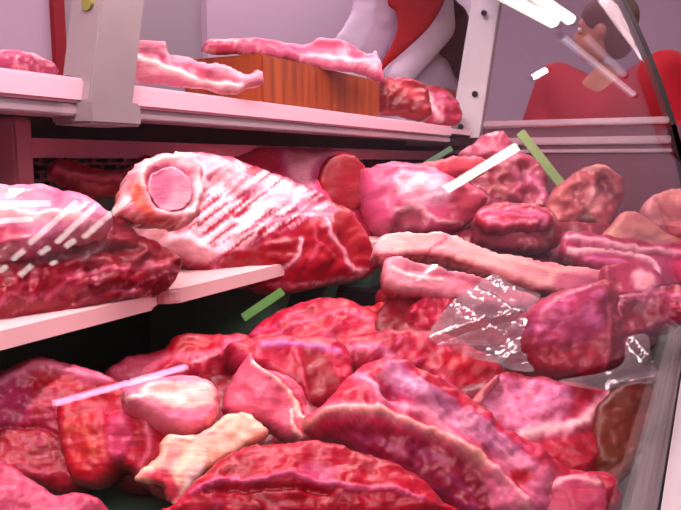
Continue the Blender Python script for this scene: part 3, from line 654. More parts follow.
# front half of the heap
meat('broad flat red cut at the back of the heap, below the dark gap', 'flat_cut', [(238, 346), (250, 330), (272, 316), (298, 305), (326, 299), (352, 303), (372, 312), (388, 330), (392, 346), (372, 356), (330, 358), (280, 358), (244, 356)], D=.92, n=(-.5, -.42, .7), T=.02, B=.05, w=20, base=(222, 40, 62), base2=(178, 16, 38), seed=74, anchor=(315, 330), ang=12,
     marb=.5, lump=.008, feats=[Ln([(270, 338), (300, 322), (345, 312), (372, 322)], 1.4, (250, 130, 140), .8, .002), Ln([(256, 334), (284, 320), (310, 312)], 1.4, (248, 130, 140), .7), Ln([(300, 342), (340, 342), (384, 336)], 2.0, (100, 6, 18), .7, -.005)])
meat('red neck chop with pink fatty side, left behind the front bones', 'neck_chop', [(100, 384), (116, 368), (128, 360), (150, 356), (164, 352), (172, 340), (190, 336), (214, 337), (236, 335), (252, 341), (262, 354), (262, 372), (246, 380), (224, 386), (200, 392), (160, 396), (120, 396)], D=.76, n=(-.5, -.5, .62), T=.024, B=.06, w=18,
     base=(214, 56, 68), base2=(170, 20, 36), seed=76, anchor=(185, 366), ang=10, lump=.01, feats=[Ar([(112, 374), (126, 360), (150, 356), (164, 358), (150, 374), (122, 386)], (240, 128, 124), 5, .85), Ar([(168, 350), (174, 338), (210, 337), (222, 344), (200, 352)], (190, 14, 30), 4, .9),
            Ar([(224, 338), (246, 338), (262, 352), (256, 372), (232, 366), (222, 352)], (244, 124, 128), 4, .85, .004), Ln([(160, 360), (200, 354), (226, 350)], 3, (240, 130, 130), .7), Ar([(210, 362), (230, 360), (232, 378), (214, 384)], (130, 14, 26), 4, .8, -.006)])
meat('red cut with dark middle, centre of the heap behind the folded fat', 'braising_cut', [(224, 350), (250, 342), (286, 340), (320, 340), (340, 346), (352, 366), (350, 392), (338, 408), (318, 414), (296, 404), (270, 384), (240, 372)], D=.72, n=(-.5, -.5, .6), T=.026, B=.06, w=18, base=(222, 56, 72), base2=(176, 22, 40), seed=78, anchor=(290, 376),
     marb=.4, feats=[Ar([(302, 352), (320, 350), (334, 366), (332, 394), (318, 408), (306, 392)], (148, 22, 26), 5, .85), Ln([(262, 346), (300, 344), (340, 350)], 2.5, (234, 150, 190), .8, .002), Ln([(296, 352), (302, 376), (310, 400)], 2, (240, 110, 110), .6, .003)])
meat('marbled pinkish-red cut in the centre of the heap, under the clear bag corner', 'marbled_cut', [(326, 346), (350, 338), (386, 334), (420, 334), (450, 340), (476, 352), (498, 370), (508, 388), (500, 410), (476, 420), (450, 404), (420, 384), (380, 372), (344, 372)], D=.76, n=(-.5, -.42, .68), T=.022, B=.06, w=20, base=(222, 52, 70), base2=(180, 22, 42), seed=80,
     anchor=(415, 372), ang=40, marb=.9, marbcol=(246, 140, 150), lump=.01, feats=[Ar([(440, 356), (470, 352), (496, 374), (500, 396), (472, 392), (446, 372)], (214, 30, 36), 6, .7), Ln([(410, 372), (424, 366), (434, 372)], 2, (90, 4, 14), .7, -.004), Ln([(330, 350), (370, 346), (390, 354), (400, 366)], 4, (248, 170, 176), .6, .002)])
pk = empty('packed_cut', P(545, 470, .64), 'pale pink cut with white fat seam at lower right, under the cube-shaped chunk', 'meat')
piece('lean', [(463, 412), (474, 398), (484, 386), (498, 376), (516, 374), (556, 382), (590, 389), (606, 392), (612, 400), (610, 424), (604, 452), (596, 476), (576, 480), (540, 472), (516, 452), (490, 430)], D=.66, n=(-.55, -.35, .7), T=.016, B=.045, w=18, base=(214, 44, 58), base2=(176, 20, 36), seed=82, anchor=(550, 426),
      parent=pk, ang=-20, lump=.008, feats=[Ar([(474, 404), (488, 386), (500, 378), (530, 380), (566, 388), (574, 404), (556, 424), (520, 436), (496, 424)], (220, 128, 136), 6, .9, .002), St([(474, 404), (500, 378), (566, 388), (560, 424), (500, 428)], 20, (250, 170, 190), .7, 6, 12, .5),
             Ln([(520, 440), (546, 430), (576, 424), (596, 408), (612, 394)], 6, (255, 206, 210), .9, .003), Ar([(596, 404), (626, 392), (630, 416), (608, 462), (590, 470), (596, 436)], (160, 22, 26), 5, .7)])
piece('fat_rim', [(462, 412), (474, 398), (484, 386), (496, 376), (500, 380), (490, 392), (482, 404), (478, 416), (500, 434), (524, 452), (520, 458), (496, 440), (476, 424)], D=.645, n=(-.55, -.35, .7), T=.008, B=.02, w=5, base=(214, 130, 120), base2=(190, 90, 90), seed=83, parent=pk, anchor=(485, 410), sp=2.5, mat=FAT)
meat('dark brownish-red cut at the lower right against the glass', 'dark_cut', [(590, 420), (602, 398), (624, 384), (646, 380), (656, 394), (650, 420), (640, 452), (628, 476), (610, 486), (594, 470)], D=.655, n=(-.6, -.3, .7), T=.008, B=.04, w=16, base=(120, 36, 18), base2=(80, 44, 12), streak=.1, seed=85, anchor=(622, 430), lump=.006)
meat('cube-shaped chunk of dark red meat with pink marbled face, resting on the pale wrapped cut', 'cube_chunk', [(514, 352), (518, 334), (520, 316), (534, 304), (552, 294), (576, 288), (602, 281), (610, 292), (614, 318), (624, 342), (621, 366), (606, 376), (584, 383), (556, 382), (532, 376), (520, 366)], D=.745, n=(-.72, -.48, .45), T=.03, B=.07, w=20,
     base=(205, 34, 54), base2=(140, 10, 26), seed=87, anchor=(568, 335), dome=0, lump=.008, marb=.5, ang=20,
     feats=[Ar([(524, 318), (548, 298), (600, 284), (602, 312), (594, 336), (560, 344), (534, 338)], (208, 80, 104), 5, .7, .004), St([(524, 316), (600, 286), (596, 334), (534, 340)], 20, (240, 150, 170), .6, 5, 12, .5), Ln([(520, 346), (556, 352), (600, 342), (612, 322)], 2, (110, 8, 20), .5), Ar([(606, 288), (616, 318), (626, 345), (622, 368), (606, 374), (604, 340)], (110, 8, 22), 3, .9), Ar([(520, 348), (560, 354), (602, 346), (604, 374), (584, 384), (530, 376)], (170, 18, 34), 4, .8), Ln([(604, 286), (608, 316), (606, 336), (604, 370)], 1.5, (240, 130, 135), .6)])

sh = empty('shank_joint', P(450, 500, .58), 'long shank joint with silvery sinew, running from the centre to the lower right corner', 'meat')
piece('lean', [(300, 424), (318, 412), (332, 396), (346, 380), (372, 366), (396, 366), (424, 378), (452, 394), (484, 418), (512, 440), (540, 458), (566, 474), (600, 474), (608, 490), (610, 524), (540, 528), (460, 528), (436, 506), (400, 486), (366, 466), (340, 448), (318, 440)], D=.575, n=(-.5, -.45, .62), T=.035, B=.05, w=28, base=(226, 52, 72),
      base2=(190, 26, 46), seed=90, anchor=(440, 445), parent=sh, ang=-38, lump=.009, marb=.35,
      feats=[Ar([(320, 436), (350, 424), (400, 432), (446, 446), (486, 470), (500, 528), (440, 528), (400, 490), (350, 460)], (126, 24, 44), 6, .9, -.006), St([(340, 430), (440, 446), (490, 480), (460, 520), (380, 470)], -30, (160, 60, 96), .7, 4, 40, .5),
             Ar([(384, 366), (404, 366), (440, 392), (486, 424), (530, 460), (520, 470), (480, 446), (440, 420), (404, 394), (386, 380)], (210, 150, 172), 5, .85, .004), St([(384, 364), (410, 368), (530, 458), (520, 472), (440, 420), (400, 392)], -40, (156, 74, 104), .6, 3.5, 60, .5),
             Ar([(372, 380), (384, 374), (396, 384), (400, 396), (384, 398)], (168, 44, 70), 4, .8, -.004), Ln([(350, 372), (372, 384), (380, 402), (400, 404), (430, 416), (460, 440)], 4.5, (250, 180, 180), .75, .003),
             Ln([(300, 426), (330, 412), (370, 412), (410, 424), (450, 440), (490, 466), (516, 492), (530, 520)], 5, (255, 190, 172), .95, .009), Ar([(500, 456), (560, 474), (580, 500), (560, 526), (510, 520), (490, 480)], (244, 160, 160), 7, .7),
             Ar([(508, 474), (524, 470), (532, 480), (516, 486)], (205, 20, 30), 3, .9)])
piece('shank_end', [(538, 496), (546, 482), (560, 476), (580, 473), (596, 475), (604, 483), (608, 498), (602, 526), (570, 530), (548, 522)], D=.552, n=(-.7, -.4, .6), T=.006, B=.04, w=16, base=(232, 112, 118), base2=(214, 60, 76), seed=91, parent=sh, anchor=(576, 500), lump=.003,
      feats=[Ln([(546, 492), (560, 480), (580, 477), (600, 482)], 2.5, (250, 196, 190), .8)])

meat('folded flap of pink fat draped down the middle of the heap', 'fat_flap', [(222, 412), (226, 394), (234, 376), (244, 360), (250, 353), (256, 366), (268, 372), (284, 376), (298, 386), (306, 400), (308, 412), (322, 414), (327, 428), (322, 440), (304, 446), (288, 444), (276, 436), (262, 428), (240, 424)], D=.60, n=(-.6, -.5, .5), T=.022, B=.025, w=14,
     base=(244, 134, 128), base2=(226, 96, 100), seed=94, anchor=(272, 402), streak=.2, lump=.006, mat=FAT, feats=[Ln([(254, 364), (276, 380), (294, 398), (300, 416), (312, 424)], 3.2, (255, 190, 176), .95, .006), Ln([(262, 368), (284, 384), (300, 402), (306, 414)], 1.8, (210, 70, 74), .9, -.006), Ln([(292, 410), (290, 424), (300, 436)], 2.4, (255, 200, 184), .8, .005), Ar([(226, 396), (244, 372), (258, 388), (250, 410), (232, 414)], (240, 110, 110), 6, .5)])
meat('large red cut with pinkish fat rim at the left edge below the shelf board', 'chuck_cut', [(-16, 380), (6, 374), (22, 366), (40, 360), (58, 364), (82, 372), (108, 380), (124, 392), (124, 420), (112, 450), (96, 480), (70, 496), (40, 490), (-16, 470)], D=.62, n=(-.5, -.55, .6), T=.03, B=.06, w=20, base=(206, 30, 48), base2=(150, 10, 26), seed=96, anchor=(55, 425), lump=.006,
     marb=.3, feats=[Ln([(-10, 390), (14, 378), (38, 363), (70, 370), (108, 382)], 5.5, (248, 160, 160), .95, .004), Ar([(-14, 396), (10, 384), (30, 384), (34, 404), (20, 424), (-14, 426)], (200, 70, 104), 6, .7), Ar([(40, 372), (84, 380), (60, 390), (30, 392)], (190, 16, 28), 5, .7), Ln([(-10, 430), (30, 424), (60, 434)], 2.5, (120, 6, 18), .6, -.006),
            Ar([(40, 392), (70, 386), (64, 420), (40, 430)], (176, 30, 60), 6, .6)])
meat('pale pinkish fat slab in the bottom left corner', 'fat_slab', [(-16, 458), (6, 464), (24, 474), (44, 488), (60, 496), (84, 494), (104, 504), (112, 526), (60, 530), (-16, 530)], D=.50, n=(-.5, -.5, .65), T=.014, B=.04, w=16, base=(222, 104, 112), base2=(190, 60, 74), seed=98, anchor=(40, 500), lump=.006, mat=FAT)
meat('dark red cut with thin fat lines at the bottom centre', 'top_round', [(160, 530), (176, 508), (196, 486), (222, 464), (250, 452), (290, 448), (324, 448), (352, 456), (392, 470), (420, 484), (438, 504), (446, 530)], D=.49, n=(-.5, -.42, .7), T=.03, B=.05, w=26, base=(205, 16, 44), base2=(160, 4, 24), seed=100, anchor=(305, 492), lump=.005, ang=2, marb=.25,
     feats=[Ln([(190, 494), (226, 480), (264, 478), (292, 474), (318, 480), (352, 488), (392, 490), (424, 500)], 2.2, (250, 130, 146), .85, .004), Ar([(300, 466), (324, 464), (336, 474), (320, 480)], (232, 110, 130), 4, .7), Ln([(206, 490), (270, 486), (330, 490)], 3, (120, 2, 16), .6, -.006)])
kn = empty('knuckle_bone_joint', P(160, 505, .55), 'beef joint with big pinkish knuckle bone and cream skin, front left', 'meat')
piece('lean', [(58, 416), (62, 404), (76, 396), (96, 392), (118, 384), (150, 388), (170, 404), (176, 430), (178, 460), (176, 500), (160, 498), (140, 484), (124, 470), (112, 482), (92, 488), (72, 480), (62, 450)], D=.575, n=(-.6, -.5, .5), T=.03, B=.05, w=18, base=(216, 34, 40), base2=(170, 14, 26), seed=103, parent=kn, anchor=(118, 440),
      lump=.006, marb=.4, feats=[Ar([(62, 420), (84, 410), (104, 424), (108, 448), (92, 470), (70, 460)], (196, 70, 50), 7, .6), Ln([(66, 428), (86, 434), (96, 456)], 2.5, (240, 140, 80), .7), Ln([(88, 420), (104, 436), (104, 456)], 2, (242, 150, 110), .6), Ar([(110, 420), (126, 416), (132, 440), (120, 460), (108, 448)], (232, 100, 120), 5, .8, .004), Ln([(132, 404), (146, 424), (150, 450), (140, 470)], 4, (250, 150, 140), .6, .004)])
piece('skin_flap', [(160, 442), (170, 434), (190, 436), (210, 428), (222, 418), (234, 413), (248, 414), (256, 422), (268, 432), (262, 442), (248, 446), (240, 452), (222, 462), (206, 472), (196, 484), (184, 498), (176, 506), (168, 500), (160, 486), (134, 480), (146, 466), (158, 456)], D=.535, n=(-.6, -.55, .45), T=.016, B=.03, w=10,
      base=(250, 206, 176), base2=(240, 160, 146), seed=104, parent=kn, anchor=(205, 455), mat=FAT, lump=.005, feats=[Ar([(160, 470), (172, 476), (178, 500), (168, 500), (150, 480), (140, 476)], (226, 40, 50), 4, .85), Ln([(166, 440), (190, 440), (214, 432)], 3, (244, 130, 120), .5), Ar([(168, 446), (184, 446), (176, 468), (160, 470)], (244, 140, 128), 5, .6), Ar([(186, 470), (206, 466), (192, 488), (182, 498)], (240, 226, 222), 4, .8)])
piece('knuckle', [(120, 396), (126, 388), (140, 382), (164, 380), (192, 379), (212, 384), (219, 396), (218, 412), (208, 426), (192, 434), (172, 430), (156, 422), (144, 414), (128, 408)], D=.555, n=(-.5, -.5, .6), T=.014, B=.05, w=10, dome=0, streak=.15, base=(248, 160, 156), base2=(234, 120, 126), seed=105, parent=kn, anchor=(170, 405), mat=BONE, lump=.005,
      feats=[Ar([(150, 384), (190, 381), (214, 388), (214, 402), (184, 410), (156, 402), (140, 394)], (250, 182, 176), 3, .9, .002), Ln([(150, 406), (184, 416), (212, 410)], 1.6, (236, 120, 124), .5), Ln([(122, 398), (140, 396), (150, 386)], 2, FATW, .6)])
# lower layer showing in the gaps
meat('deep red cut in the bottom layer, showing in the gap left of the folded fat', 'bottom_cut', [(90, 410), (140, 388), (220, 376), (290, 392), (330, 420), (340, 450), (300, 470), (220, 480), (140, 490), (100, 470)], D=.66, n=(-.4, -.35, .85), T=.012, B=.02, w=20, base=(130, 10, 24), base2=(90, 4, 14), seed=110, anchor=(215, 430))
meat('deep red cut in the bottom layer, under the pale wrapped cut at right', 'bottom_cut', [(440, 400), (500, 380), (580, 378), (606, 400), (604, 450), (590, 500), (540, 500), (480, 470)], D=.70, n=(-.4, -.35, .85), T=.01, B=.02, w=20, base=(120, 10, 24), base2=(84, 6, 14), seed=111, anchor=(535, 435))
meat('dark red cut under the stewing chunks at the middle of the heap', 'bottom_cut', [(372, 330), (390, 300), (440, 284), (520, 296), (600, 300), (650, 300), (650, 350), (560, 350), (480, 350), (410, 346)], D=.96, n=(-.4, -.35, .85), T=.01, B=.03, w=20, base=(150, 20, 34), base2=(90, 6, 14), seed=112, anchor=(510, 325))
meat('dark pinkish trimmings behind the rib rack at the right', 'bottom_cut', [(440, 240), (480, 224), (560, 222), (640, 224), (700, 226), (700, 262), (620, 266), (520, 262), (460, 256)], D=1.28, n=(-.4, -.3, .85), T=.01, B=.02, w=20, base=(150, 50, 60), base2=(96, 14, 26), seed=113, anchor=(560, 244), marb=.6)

# ------------------------------------------------------------------ clear film and bags
def film(name, poly, label, D, n, amp=.012, seed=1, hole=None, sp=3.0, off=0, folds=(), parent=None, mat=None):
    """thin crumpled sheet with two sides"""
    n = Vector(n).normalized(); loop = smooth_loop(poly, sp)
    x0, y0 = loop.min(0); x1, y1 = loop.max(0)
    gx, gy_ = np.meshgrid(np.arange(x0, x1, sp), np.arange(y0, y1, sp)); gx = gx.ravel(); gy_ = gy_.ravel()
    ok = inside(gx, gy_, loop); gx = gx[ok]; gy_ = gy_[ok]; ok = seg_dist(gx, gy_, loop, True) > sp * .5; gx = gx[ok]; gy_ = gy_[ok]
    pts = [Vector((a, b)) for a, b in loop] + [Vector((a, b)) for a, b in zip(gx, gy_)]
    r = delaunay_2d_cdt(pts, [], [list(range(len(loop)))], 1, 1e-5)
    V = np.array([(p.x, p.y) for p in r[0]]); px, py = V[:, 0], V[:, 1]
    A = P((x0 + x1) / 2, (y0 + y1) / 2, D)
    rays = np.array(F)[None] + np.array(R)[None] * ((px - 340.5) / FPX)[:, None] + np.array(U)[None] * ((255 - py) / FPX)[:, None]
    tt = float((A - EYE) @ n) / np.clip(rays @ np.array(n), -9, -.12)
    W = np.array(EYE)[None] + rays * tt[:, None]
    q = np.abs(fbm(px / 60 + py / 50, py / 44, seed, 2) - .5) * 2
    h = (1 - q) * amp + (fbm(px / 10, py / 10, seed + 5, 2) - .5) * amp * .04
    for (pl, wd, hh) in folds: h = h + np.exp(-(seg_dist(px, py, pl, False) / wd) ** 2) * hh
    a = W + np.array(n)[None] * h[:, None]; b = a - np.array(n)[None] * .0006
    N = len(px); fs = []
    for t3 in r[2]:
        i, j, k = t3; fs.append((i, j, k)); fs.append((i + N, k + N, j + N))
    me = bpy.data.meshes.new(name); me.from_pydata(np.vstack([a, b]).tolist(), [], fs)
    for p in me.polygons: p.use_smooth = True
    o = link(name, me, mat or FILM, parent)
    if not parent: recentre(o)
    if label: tag(o, label, 'plastic film')
    return o
film('plastic_bag', [(426, 340), (432, 328), (450, 306), (470, 292), (490, 279), (504, 284), (520, 296), (536, 300), (524, 316), (518, 336), (516, 356), (528, 376), (508, 374), (484, 366), (452, 356), (430, 348)], 'crumpled clear plastic bag left of the cube-shaped chunk', .72, (-.6, -.5, .6), .016, 3, mat=BAG,
     folds=[([(432, 344), (470, 330), (520, 318)], 2.5, .012), ([(470, 296), (500, 312), (522, 330)], 2.5, .012), ([(450, 308), (480, 330), (512, 350)], 2, .010), ([(440, 352), (480, 352), (520, 362)], 2, .01), ([(490, 282), (512, 300)], 2, .012)])
film('plastic_film', [(556, 384), (590, 378), (618, 368), (622, 344), (632, 338), (644, 340), (648, 366), (654, 376), (650, 386), (630, 388), (600, 392), (570, 390)], 'clear plastic film flap right of the cube-shaped chunk', .68, (-.6, -.4, .6), .010, 5, mat=BAG,
     folds=[([(610, 388), (650, 382)], 3, .01), ([(626, 344), (642, 362)], 3, .01)])
film('wrap', [(-20, 200), (30, 190), (70, 196), (112, 216), (148, 244), (172, 264), (168, 280), (120, 268), (60, 262), (-20, 270)], None, .565, (-.35, -.75, .5), .004, 9, parent=wrapped)
film('plastic_film', [(386, 268), (410, 262), (440, 268), (452, 276), (434, 284), (404, 280)], 'small clear film scrap between the two belly strips', .93, (-.5, -.5, .65), .010, 11)

# green plastic dividers
gm = simple('green_plastic', (84, 150, 76), .35, 0, .05)
def stick(u0, v0, u1, v1, D, w, label, mat=gm, D1=None):
    a = P(u0, v0, D); b = P(u1, v1, D1 or D)
    o = bm_obj('plastic_divider', bar(a, b, .003, w, F * -1, None) if 0 else bar(a, b, w, .003, (-F).normalized()), mat, None, False, .0008)
    tag(o, label, 'plastic divider')
stick(243, 318, 283, 291, .86, .011, 'short green plastic strip standing in the dark gap below the beef leg')
stick(424, 165, 452, 148, 1.5, .012, 'faint dark green plastic strip behind the silvery-skinned joint', simple('dull_green', (60, 110, 70), .4))
stick(520, 132, 572, 198, 1.62, .022, 'pale green plastic strip leaning behind the brownish knuckle joint', simple('pale_green', (140, 180, 110), .4))

# ------------------------------------------------------------------ people
def skin_bm(pts, edges, rad, root, sub=1):
    me = bpy.data.meshes.new('tmp'); names = list(pts); ix = {k: i for i, k in enumerate(names)}
    me.from_pydata([tuple(pts[k]) for k in names], [(ix[a], ix[b]) for a, b in edges], [])
    o = bpy.data.objects.new('tmp', me); COL.objects.link(o)
    mo = o.modifiers.new('s', 'SKIN'); mo.use_smooth_shade = True
    for k, i in ix.items():
        r = rad[k]; r = (r, r) if not isinstance(r, tuple) else r
        me.skin_vertices[0].data[i].radius = r; me.skin_vertices[0].data[i].use_root = (k == root)
    su = o.modifiers.new('u', 'SUBSURF'); su.levels = sub; su.render_levels = sub
    dg = bpy.context.evaluated_depsgraph_get(); ev = o.evaluated_get(dg); bm = bmesh.new(); bm.from_mesh(ev.to_mesh()); ev.to_mesh_clear()
    bpy.data.objects.remove(o); return bm
def ball(bm, c, r, M=None, seg=16):
    m = Matrix.Translation(c) @ (M or Matrix.Identity(4)) @ Matrix.Diagonal((*r, 1)); bmesh.ops.create_uvsphere(bm, u_segments=seg, v_segments=seg // 2 + 2, radius=1, matrix=m)
def balls_bm(pts, edges, rad, R3):
    bm = bmesh.new()
    for a, b in edges:
        n = max(2, int((pts[a] - pts[b]).length / .02))
        ra = rad[a] if isinstance(rad[a], tuple) else (rad[a],) * 2; rb_ = rad[b] if isinstance(rad[b], tuple) else (rad[b],) * 2
        for i in range(n + 1):
            t = i / n; w_ = ra[0] * (1 - t) + rb_[0] * t; d_ = ra[1] * (1 - t) + rb_[1] * t
            ball(bm, pts[a].lerp(pts[b], t), (d_, w_, min(d_, w_)), R3, 16)
    return bm
def fuse(name, bm, mat, parent, vox):
    me = bpy.data.meshes.new('tmp'); bm.to_mesh(me); bm.free()
    o = bpy.data.objects.new('tmp', me); COL.objects.link(o)
    r = o.modifiers.new('r', 'REMESH'); r.mode = 'VOXEL'; r.voxel_size = vox
    s = o.modifiers.new('m', 'SMOOTH'); s.iterations = 4
    dg = bpy.context.evaluated_depsgraph_get(); me2 = bpy.data.meshes.new_from_object(o.evaluated_get(dg)); me2.name = name
    bpy.data.objects.remove(o)
    for p in me2.polygons: p.use_smooth = True
    return link(name, me2, mat, parent)

skin_m = simple('skin', (214, 140, 112), .5, 0, .05, 30); eye_m = simple('eye', (240, 236, 232), .2); iris_m = simple('iris', (50, 30, 22), .2)
def person(label, base, face, H, arms, top_m, top_name, leg_m, hair_m, lean=0.0, sleeve_to='wr', headturn=0.0, hem=.80, shw=.18, shz=0.0):
    """arms: {'r': (elbow, wrist), 'l': ...} in world space"""
    root = empty('person', base, label, 'person')
    base = Vector(base); f = Vector((math.cos(face), math.sin(face), 0)); l = Vector((-f.y, f.x, 0)); k = H / 1.75
    def L(x, y, z): return base + f * x * k + l * y * k + Vector((0, 0, z * k))
    ln = lambda z: lean * max(0, z - .95) / .5
    p = {'pel': L(0, 0, .96), 'wai': L(ln(1.1), 0, 1.10), 'che': L(ln(1.3), 0, 1.30), 'nb': L(ln(1.46), 0, 1.46), 'nt': L(ln(1.55) + .02, 0, 1.55)}
    r = {'pel': (.155, .12), 'wai': (.14, .11), 'che': (.165, .12), 'nb': .075, 'nt': .055}
    e = [('pel', 'wai'), ('wai', 'che'), ('che', 'nb'), ('nb', 'nt')]
    for s, sg in (('l', 1), ('r', -1)):
        p.update({'hip' + s: L(0, .095 * sg, .90), 'kn' + s: L(.03, .10 * sg, .50), 'an' + s: L(0, .11 * sg, .09), 'toe' + s: L(.16, .13 * sg, .04), 'sh' + s: L(ln(1.42), shw * sg, 1.42 + shz)})
        r.update({'hip' + s: .095, 'kn' + s: .060, 'an' + s: .042, 'toe' + s: .035, 'sh' + s: .065})
        el, wr = arms[s]; p['el' + s] = Vector(el); p['wr' + s] = Vector(wr); r['el' + s] = .046; r['wr' + s] = .030
        d = (Vector(wr) - Vector(el)).normalized(); p['pa' + s] = Vector(wr) + d * .06 * k; r['pa' + s] = (.036, .018)
        e += [('pel', 'hip' + s), ('hip' + s, 'kn' + s), ('kn' + s, 'an' + s), ('an' + s, 'toe' + s), ('che', 'sh' + s), ('sh' + s, 'el' + s), ('el' + s, 'wr' + s), ('wr' + s, 'pa' + s)]
    r = {a: (tuple(q * k for q in b) if isinstance(b, tuple) else b * k) for a, b in r.items()}
    bm = skin_bm(p, e, r, 'pel')
    # hands: four unequal curled fingers and a thumb from the side of the palm
    for s, sg in (('l', 1), ('r', -1)):
        d = (p['pa' + s] - p['wr' + s]).normalized(); side = d.cross(Vector((0, 0, 1)));
        side = side.normalized() if side.length > .2 else l.copy(); nrm = side.cross(d).normalized()
        for i, (off, ln_) in enumerate(((-.027, .068), (-.009, .078), (.009, .072), (.026, .056))):
            a = p['pa' + s] + side * off + d * .015; b_ = a + (d * .9 - nrm * .25) * ln_ * .45; c_ = b_ + (d * .6 - nrm * .7) * ln_ * .35; g = c_ + (d * .2 - nrm * .9) * ln_ * .25
            tube(a, b_, .0095, 8, .009, bm); tube(b_, c_, .009, 8, .0085, bm); tube(c_, g, .0085, 8, .007, bm)
            for q in (b_, c_, g): ball(bm, q, (.0088,) * 3, None, 8)
        a = p['wr' + s] + d * .02 - side * .025; b_ = a + (d * .6 - side * .6) * .045; c_ = b_ + (d * .9 - nrm * .3) * .035
        tube(a, b_, .013, 8, .011, bm); tube(b_, c_, .011, 8, .009, bm); ball(bm, b_, (.011,) * 3, None, 8); ball(bm, c_, (.009,) * 3, None, 8)
    # head with a face
    hc = p['nt'] + f * .02 + Vector((0, 0, .105)) * k
    hf = Matrix.Rotation(headturn, 3, 'Z') @ f; hl = Vector((-hf.y, hf.x, 0))
    Rm = Matrix((hf, hl, Vector((0, 0, 1)))).transposed().to_4x4()
    H_ = lambda x, y, z: hc + (hf * x + hl * y + Vector((0, 0, z))) * k
    ball(bm, H_(-.01, 0, .03), (.095 * k, .076 * k, .095 * k), Rm, 20); ball(bm, H_(.022, 0, -.03), (.068 * k, .060 * k, .080 * k), Rm, 16)
    ball(bm, H_(.055, 0, -.085), (.028 * k, .030 * k, .022 * k), Rm, 10)
    ball(bm, H_(.092, 0, -.018), (.020 * k, .014 * k, .018 * k), Rm, 10); tube(H_(.082, 0, .02), H_(.098, 0, -.014), .008 * k, 8, .012 * k, bm)
    ball(bm, H_(.083, 0, -.052), (.012 * k, .024 * k, .006 * k), Rm, 10); ball(bm, H_(.080, 0, -.062), (.012 * k, .020 * k, .006 * k), Rm, 10)
    for sg in (1, -1): ball(bm, H_(-.005, .077 * sg, -.005), (.018 * k, .009 * k, .032 * k), Rm, 10); ball(bm, H_(.075, .03 * sg, .026), (.014 * k, .024 * k, .007 * k), Rm, 8)
    body = fuse('body', bm, skin_m, root, .009)
    for sg in (1, -1):
        b2 = bmesh.new(); ball(b2, H_(.0745, .031 * sg, .006), (.0115 * k,) * 3, None, 12); ey = bm_obj('eye', b2, eye_m, root, True)
        b2 = bmesh.new(); ball(b2, H_(.0825, .031 * sg, .006), (.0048 * k,) * 3, None, 10); bm_obj('iris', b2, iris_m, ey, True)
    b2 = bmesh.new(); ball(b2, H_(-.022, 0, .045), (.104 * k, .088 * k, .098 * k), Rm, 20); ball(b2, H_(-.055, 0, -.02), (.06 * k, .082 * k, .085 * k), Rm, 16)
    hr = fuse('hair', b2, hair_m, root, .009)
    # top garment with sleeves, trousers, shoes
    tp = {q: p[q] for q in ('pel', 'wai', 'che', 'shl', 'shr', 'ell', 'elr', 'wrl', 'wrr')}
    tp['nb2'] = p['che'].lerp(p['nb'], .75); tp['hem'] = L(0, 0, hem)
    tr = {q: r[q] for q in ('pel', 'wai', 'che', 'shl', 'shr', 'ell', 'elr', 'wrl', 'wrr')}
    tr = {a: (tuple(q + .022 for q in b) if isinstance(b, tuple) else b + .018) for a, b in tr.items()}; tr['nb2'] = .088 * k; tr['hem'] = (.19 * k, .14 * k)
    te = [('hem', 'pel'), ('pel', 'wai'), ('wai', 'che'), ('che', 'nb2'), ('che', 'shl'), ('che', 'shr'), ('shl', 'ell'), ('shr', 'elr'), ('ell', 'wrl'), ('elr', 'wrr')]
    R3 = Matrix((f, l, Vector((0, 0, 1)))).transposed().to_4x4()
    fuse(top_name, balls_bm(tp, te, tr, R3), top_m, root, .014)
    lp = {q: p[q] for q in ('pel', 'hipl', 'hipr', 'knl', 'knr', 'anl', 'anr')}
    lr = {q: (.16 * k, .125 * k) if q == 'pel' else r[q] + .018 for q in lp}
    fuse('trousers', balls_bm(lp, [('pel', 'hipl'), ('pel', 'hipr'), ('hipl', 'knl'), ('hipr', 'knr'), ('knl', 'anl'), ('knr', 'anr')], lr, R3), leg_m, root, .014)
    for s in 'lr':
        b2 = bmesh.new(); ball(b2, p['an' + s].lerp(p['toe' + s], .55) - Vector((0, 0, .012)), (.14 * k, .05 * k, .045 * k), Matrix((f, l, Vector((0, 0, 1)))).transposed().to_4x4(), 14); bm_obj('shoe', b2, DARK, root, True)
    return root, p

white_cloth = simple('white_coat_cloth', (226, 212, 232), .85, 0, .04, 9, .5); red_cloth = simple('red_apron_cloth', (176, 10, 18), .8, 0, .04, 9)
maroon = simple('maroon_cloth', (70, 6, 16), .85, 0, .08, 14); hair_d = simple('dark_hair', (46, 28, 24), .6, 0, .2, 60, .4)
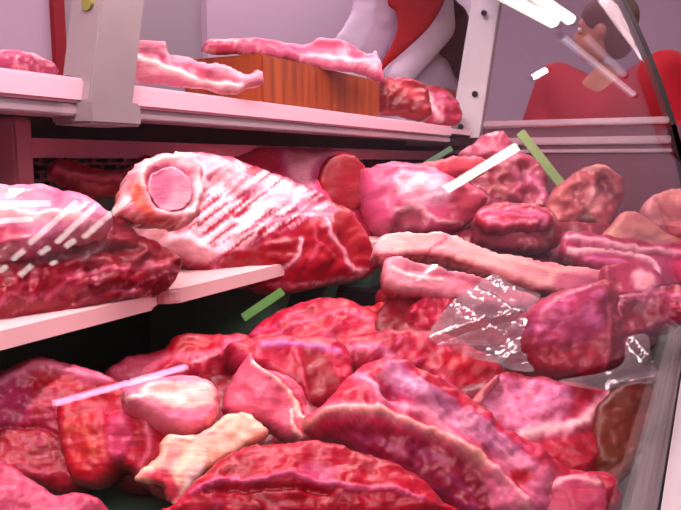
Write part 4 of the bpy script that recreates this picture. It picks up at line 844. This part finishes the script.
# butcher on a duckboard behind the service shelf, seen from the side
o = bm_obj('duckboard', box(1.4, 3.2, .95, 1.6, 0, .14), simple('dark_board', (60, 46, 40), .8)); tag(o, 'low dark duckboard on the floor behind the case, under the butcher', 'duckboard')
pb = P(400, 30, 2.48)
root_b, pbj = person('butcher in white coat and red apron bending over the work behind the shelf', (pb.x, pb.y, .14), math.radians(-62), 1.86,
                     {'r': (P(436, 24, 2.30)), 'l': None} if 0 else {'r': (P(436, 26, 2.30), P(398, 76, 2.20)), 'l': (P(470, 20, 2.55), P(452, 84, 2.40))}, white_cloth, 'coat', maroon, hair_d, lean=.06)
def cloth(name, poly, D, mat, n=(-.85, -.5, .05), T=.012, parent=root_b, anchor=None, seed=1):
    o = piece(name, poly, D=D, n=n, T=T, B=.012, w=8, seed=seed, mat=mat, parent=parent, anchor=anchor, lump=.008, lscale=30, jit=.4, dome=.6); return o
cloth('apron', [(374, -60), (388, -20), (388, 4), (396, 12), (397, 28), (392, 44), (384, 58), (379, 72), (396, 58), (412, 44), (430, 26), (444, 2), (452, -30), (450, -60)], 2.15, red_cloth, seed=201)
cloth('apron_skirt', [(448, -20), (456, 0), (466, 10), (474, 36), (470, 56), (464, 84), (456, 78), (448, 62), (438, 50), (444, 26), (444, 0)], 2.30, maroon, seed=202, T=.02)
cloth('coat_tail', [(356, -30), (388, -20), (396, 12), (396, 30), (386, 56), (378, 76), (366, 110), (326, 110), (332, 48), (344, 26), (352, 8)], 2.26, white_cloth, seed=203, T=.05)

# customer in red standing past the far end of the case
hc = PX(604, 34, 2.55)
red_j = simple('red_jacket_cloth', (190, 16, 40), .8, 0, .10, 8, .5); brown_h = simple('brown_hair', (92, 40, 26), .6, 0, .2, 60, .4)
Hc = (hc.z) / 1.655 * 1.75
person('customer in a red jacket leaning towards the far end of the case', (hc.x + .03, hc.y - .03, 0), math.radians(160), Hc,
       {'l': (PX(690, 130, 2.5), PX(672, 175, 2.3)), 'r': (PX(536, 130, 2.6), PX(560, 160, 2.4))}, red_j, 'jacket', simple('grey_trousers', (90, 84, 92), .8), brown_h, lean=.04, headturn=math.radians(-70), shw=.215, shz=.07)
C.view_settings.view_transform = 'Standard'; C.view_settings.look = 'None'; C.view_settings.gamma = 1; C.view_settings.use_curve_mapping = False
C.view_settings.exposure = 0.0
try: C.cycles.use_denoising = True
except Exception: pass
C.cycles.transparent_max_bounces = 16; C.cycles.max_bounces = 8; C.cycles.caustics_reflective = False; C.cycles.caustics_refractive = False
C.cycles.sample_clamp_indirect = 4
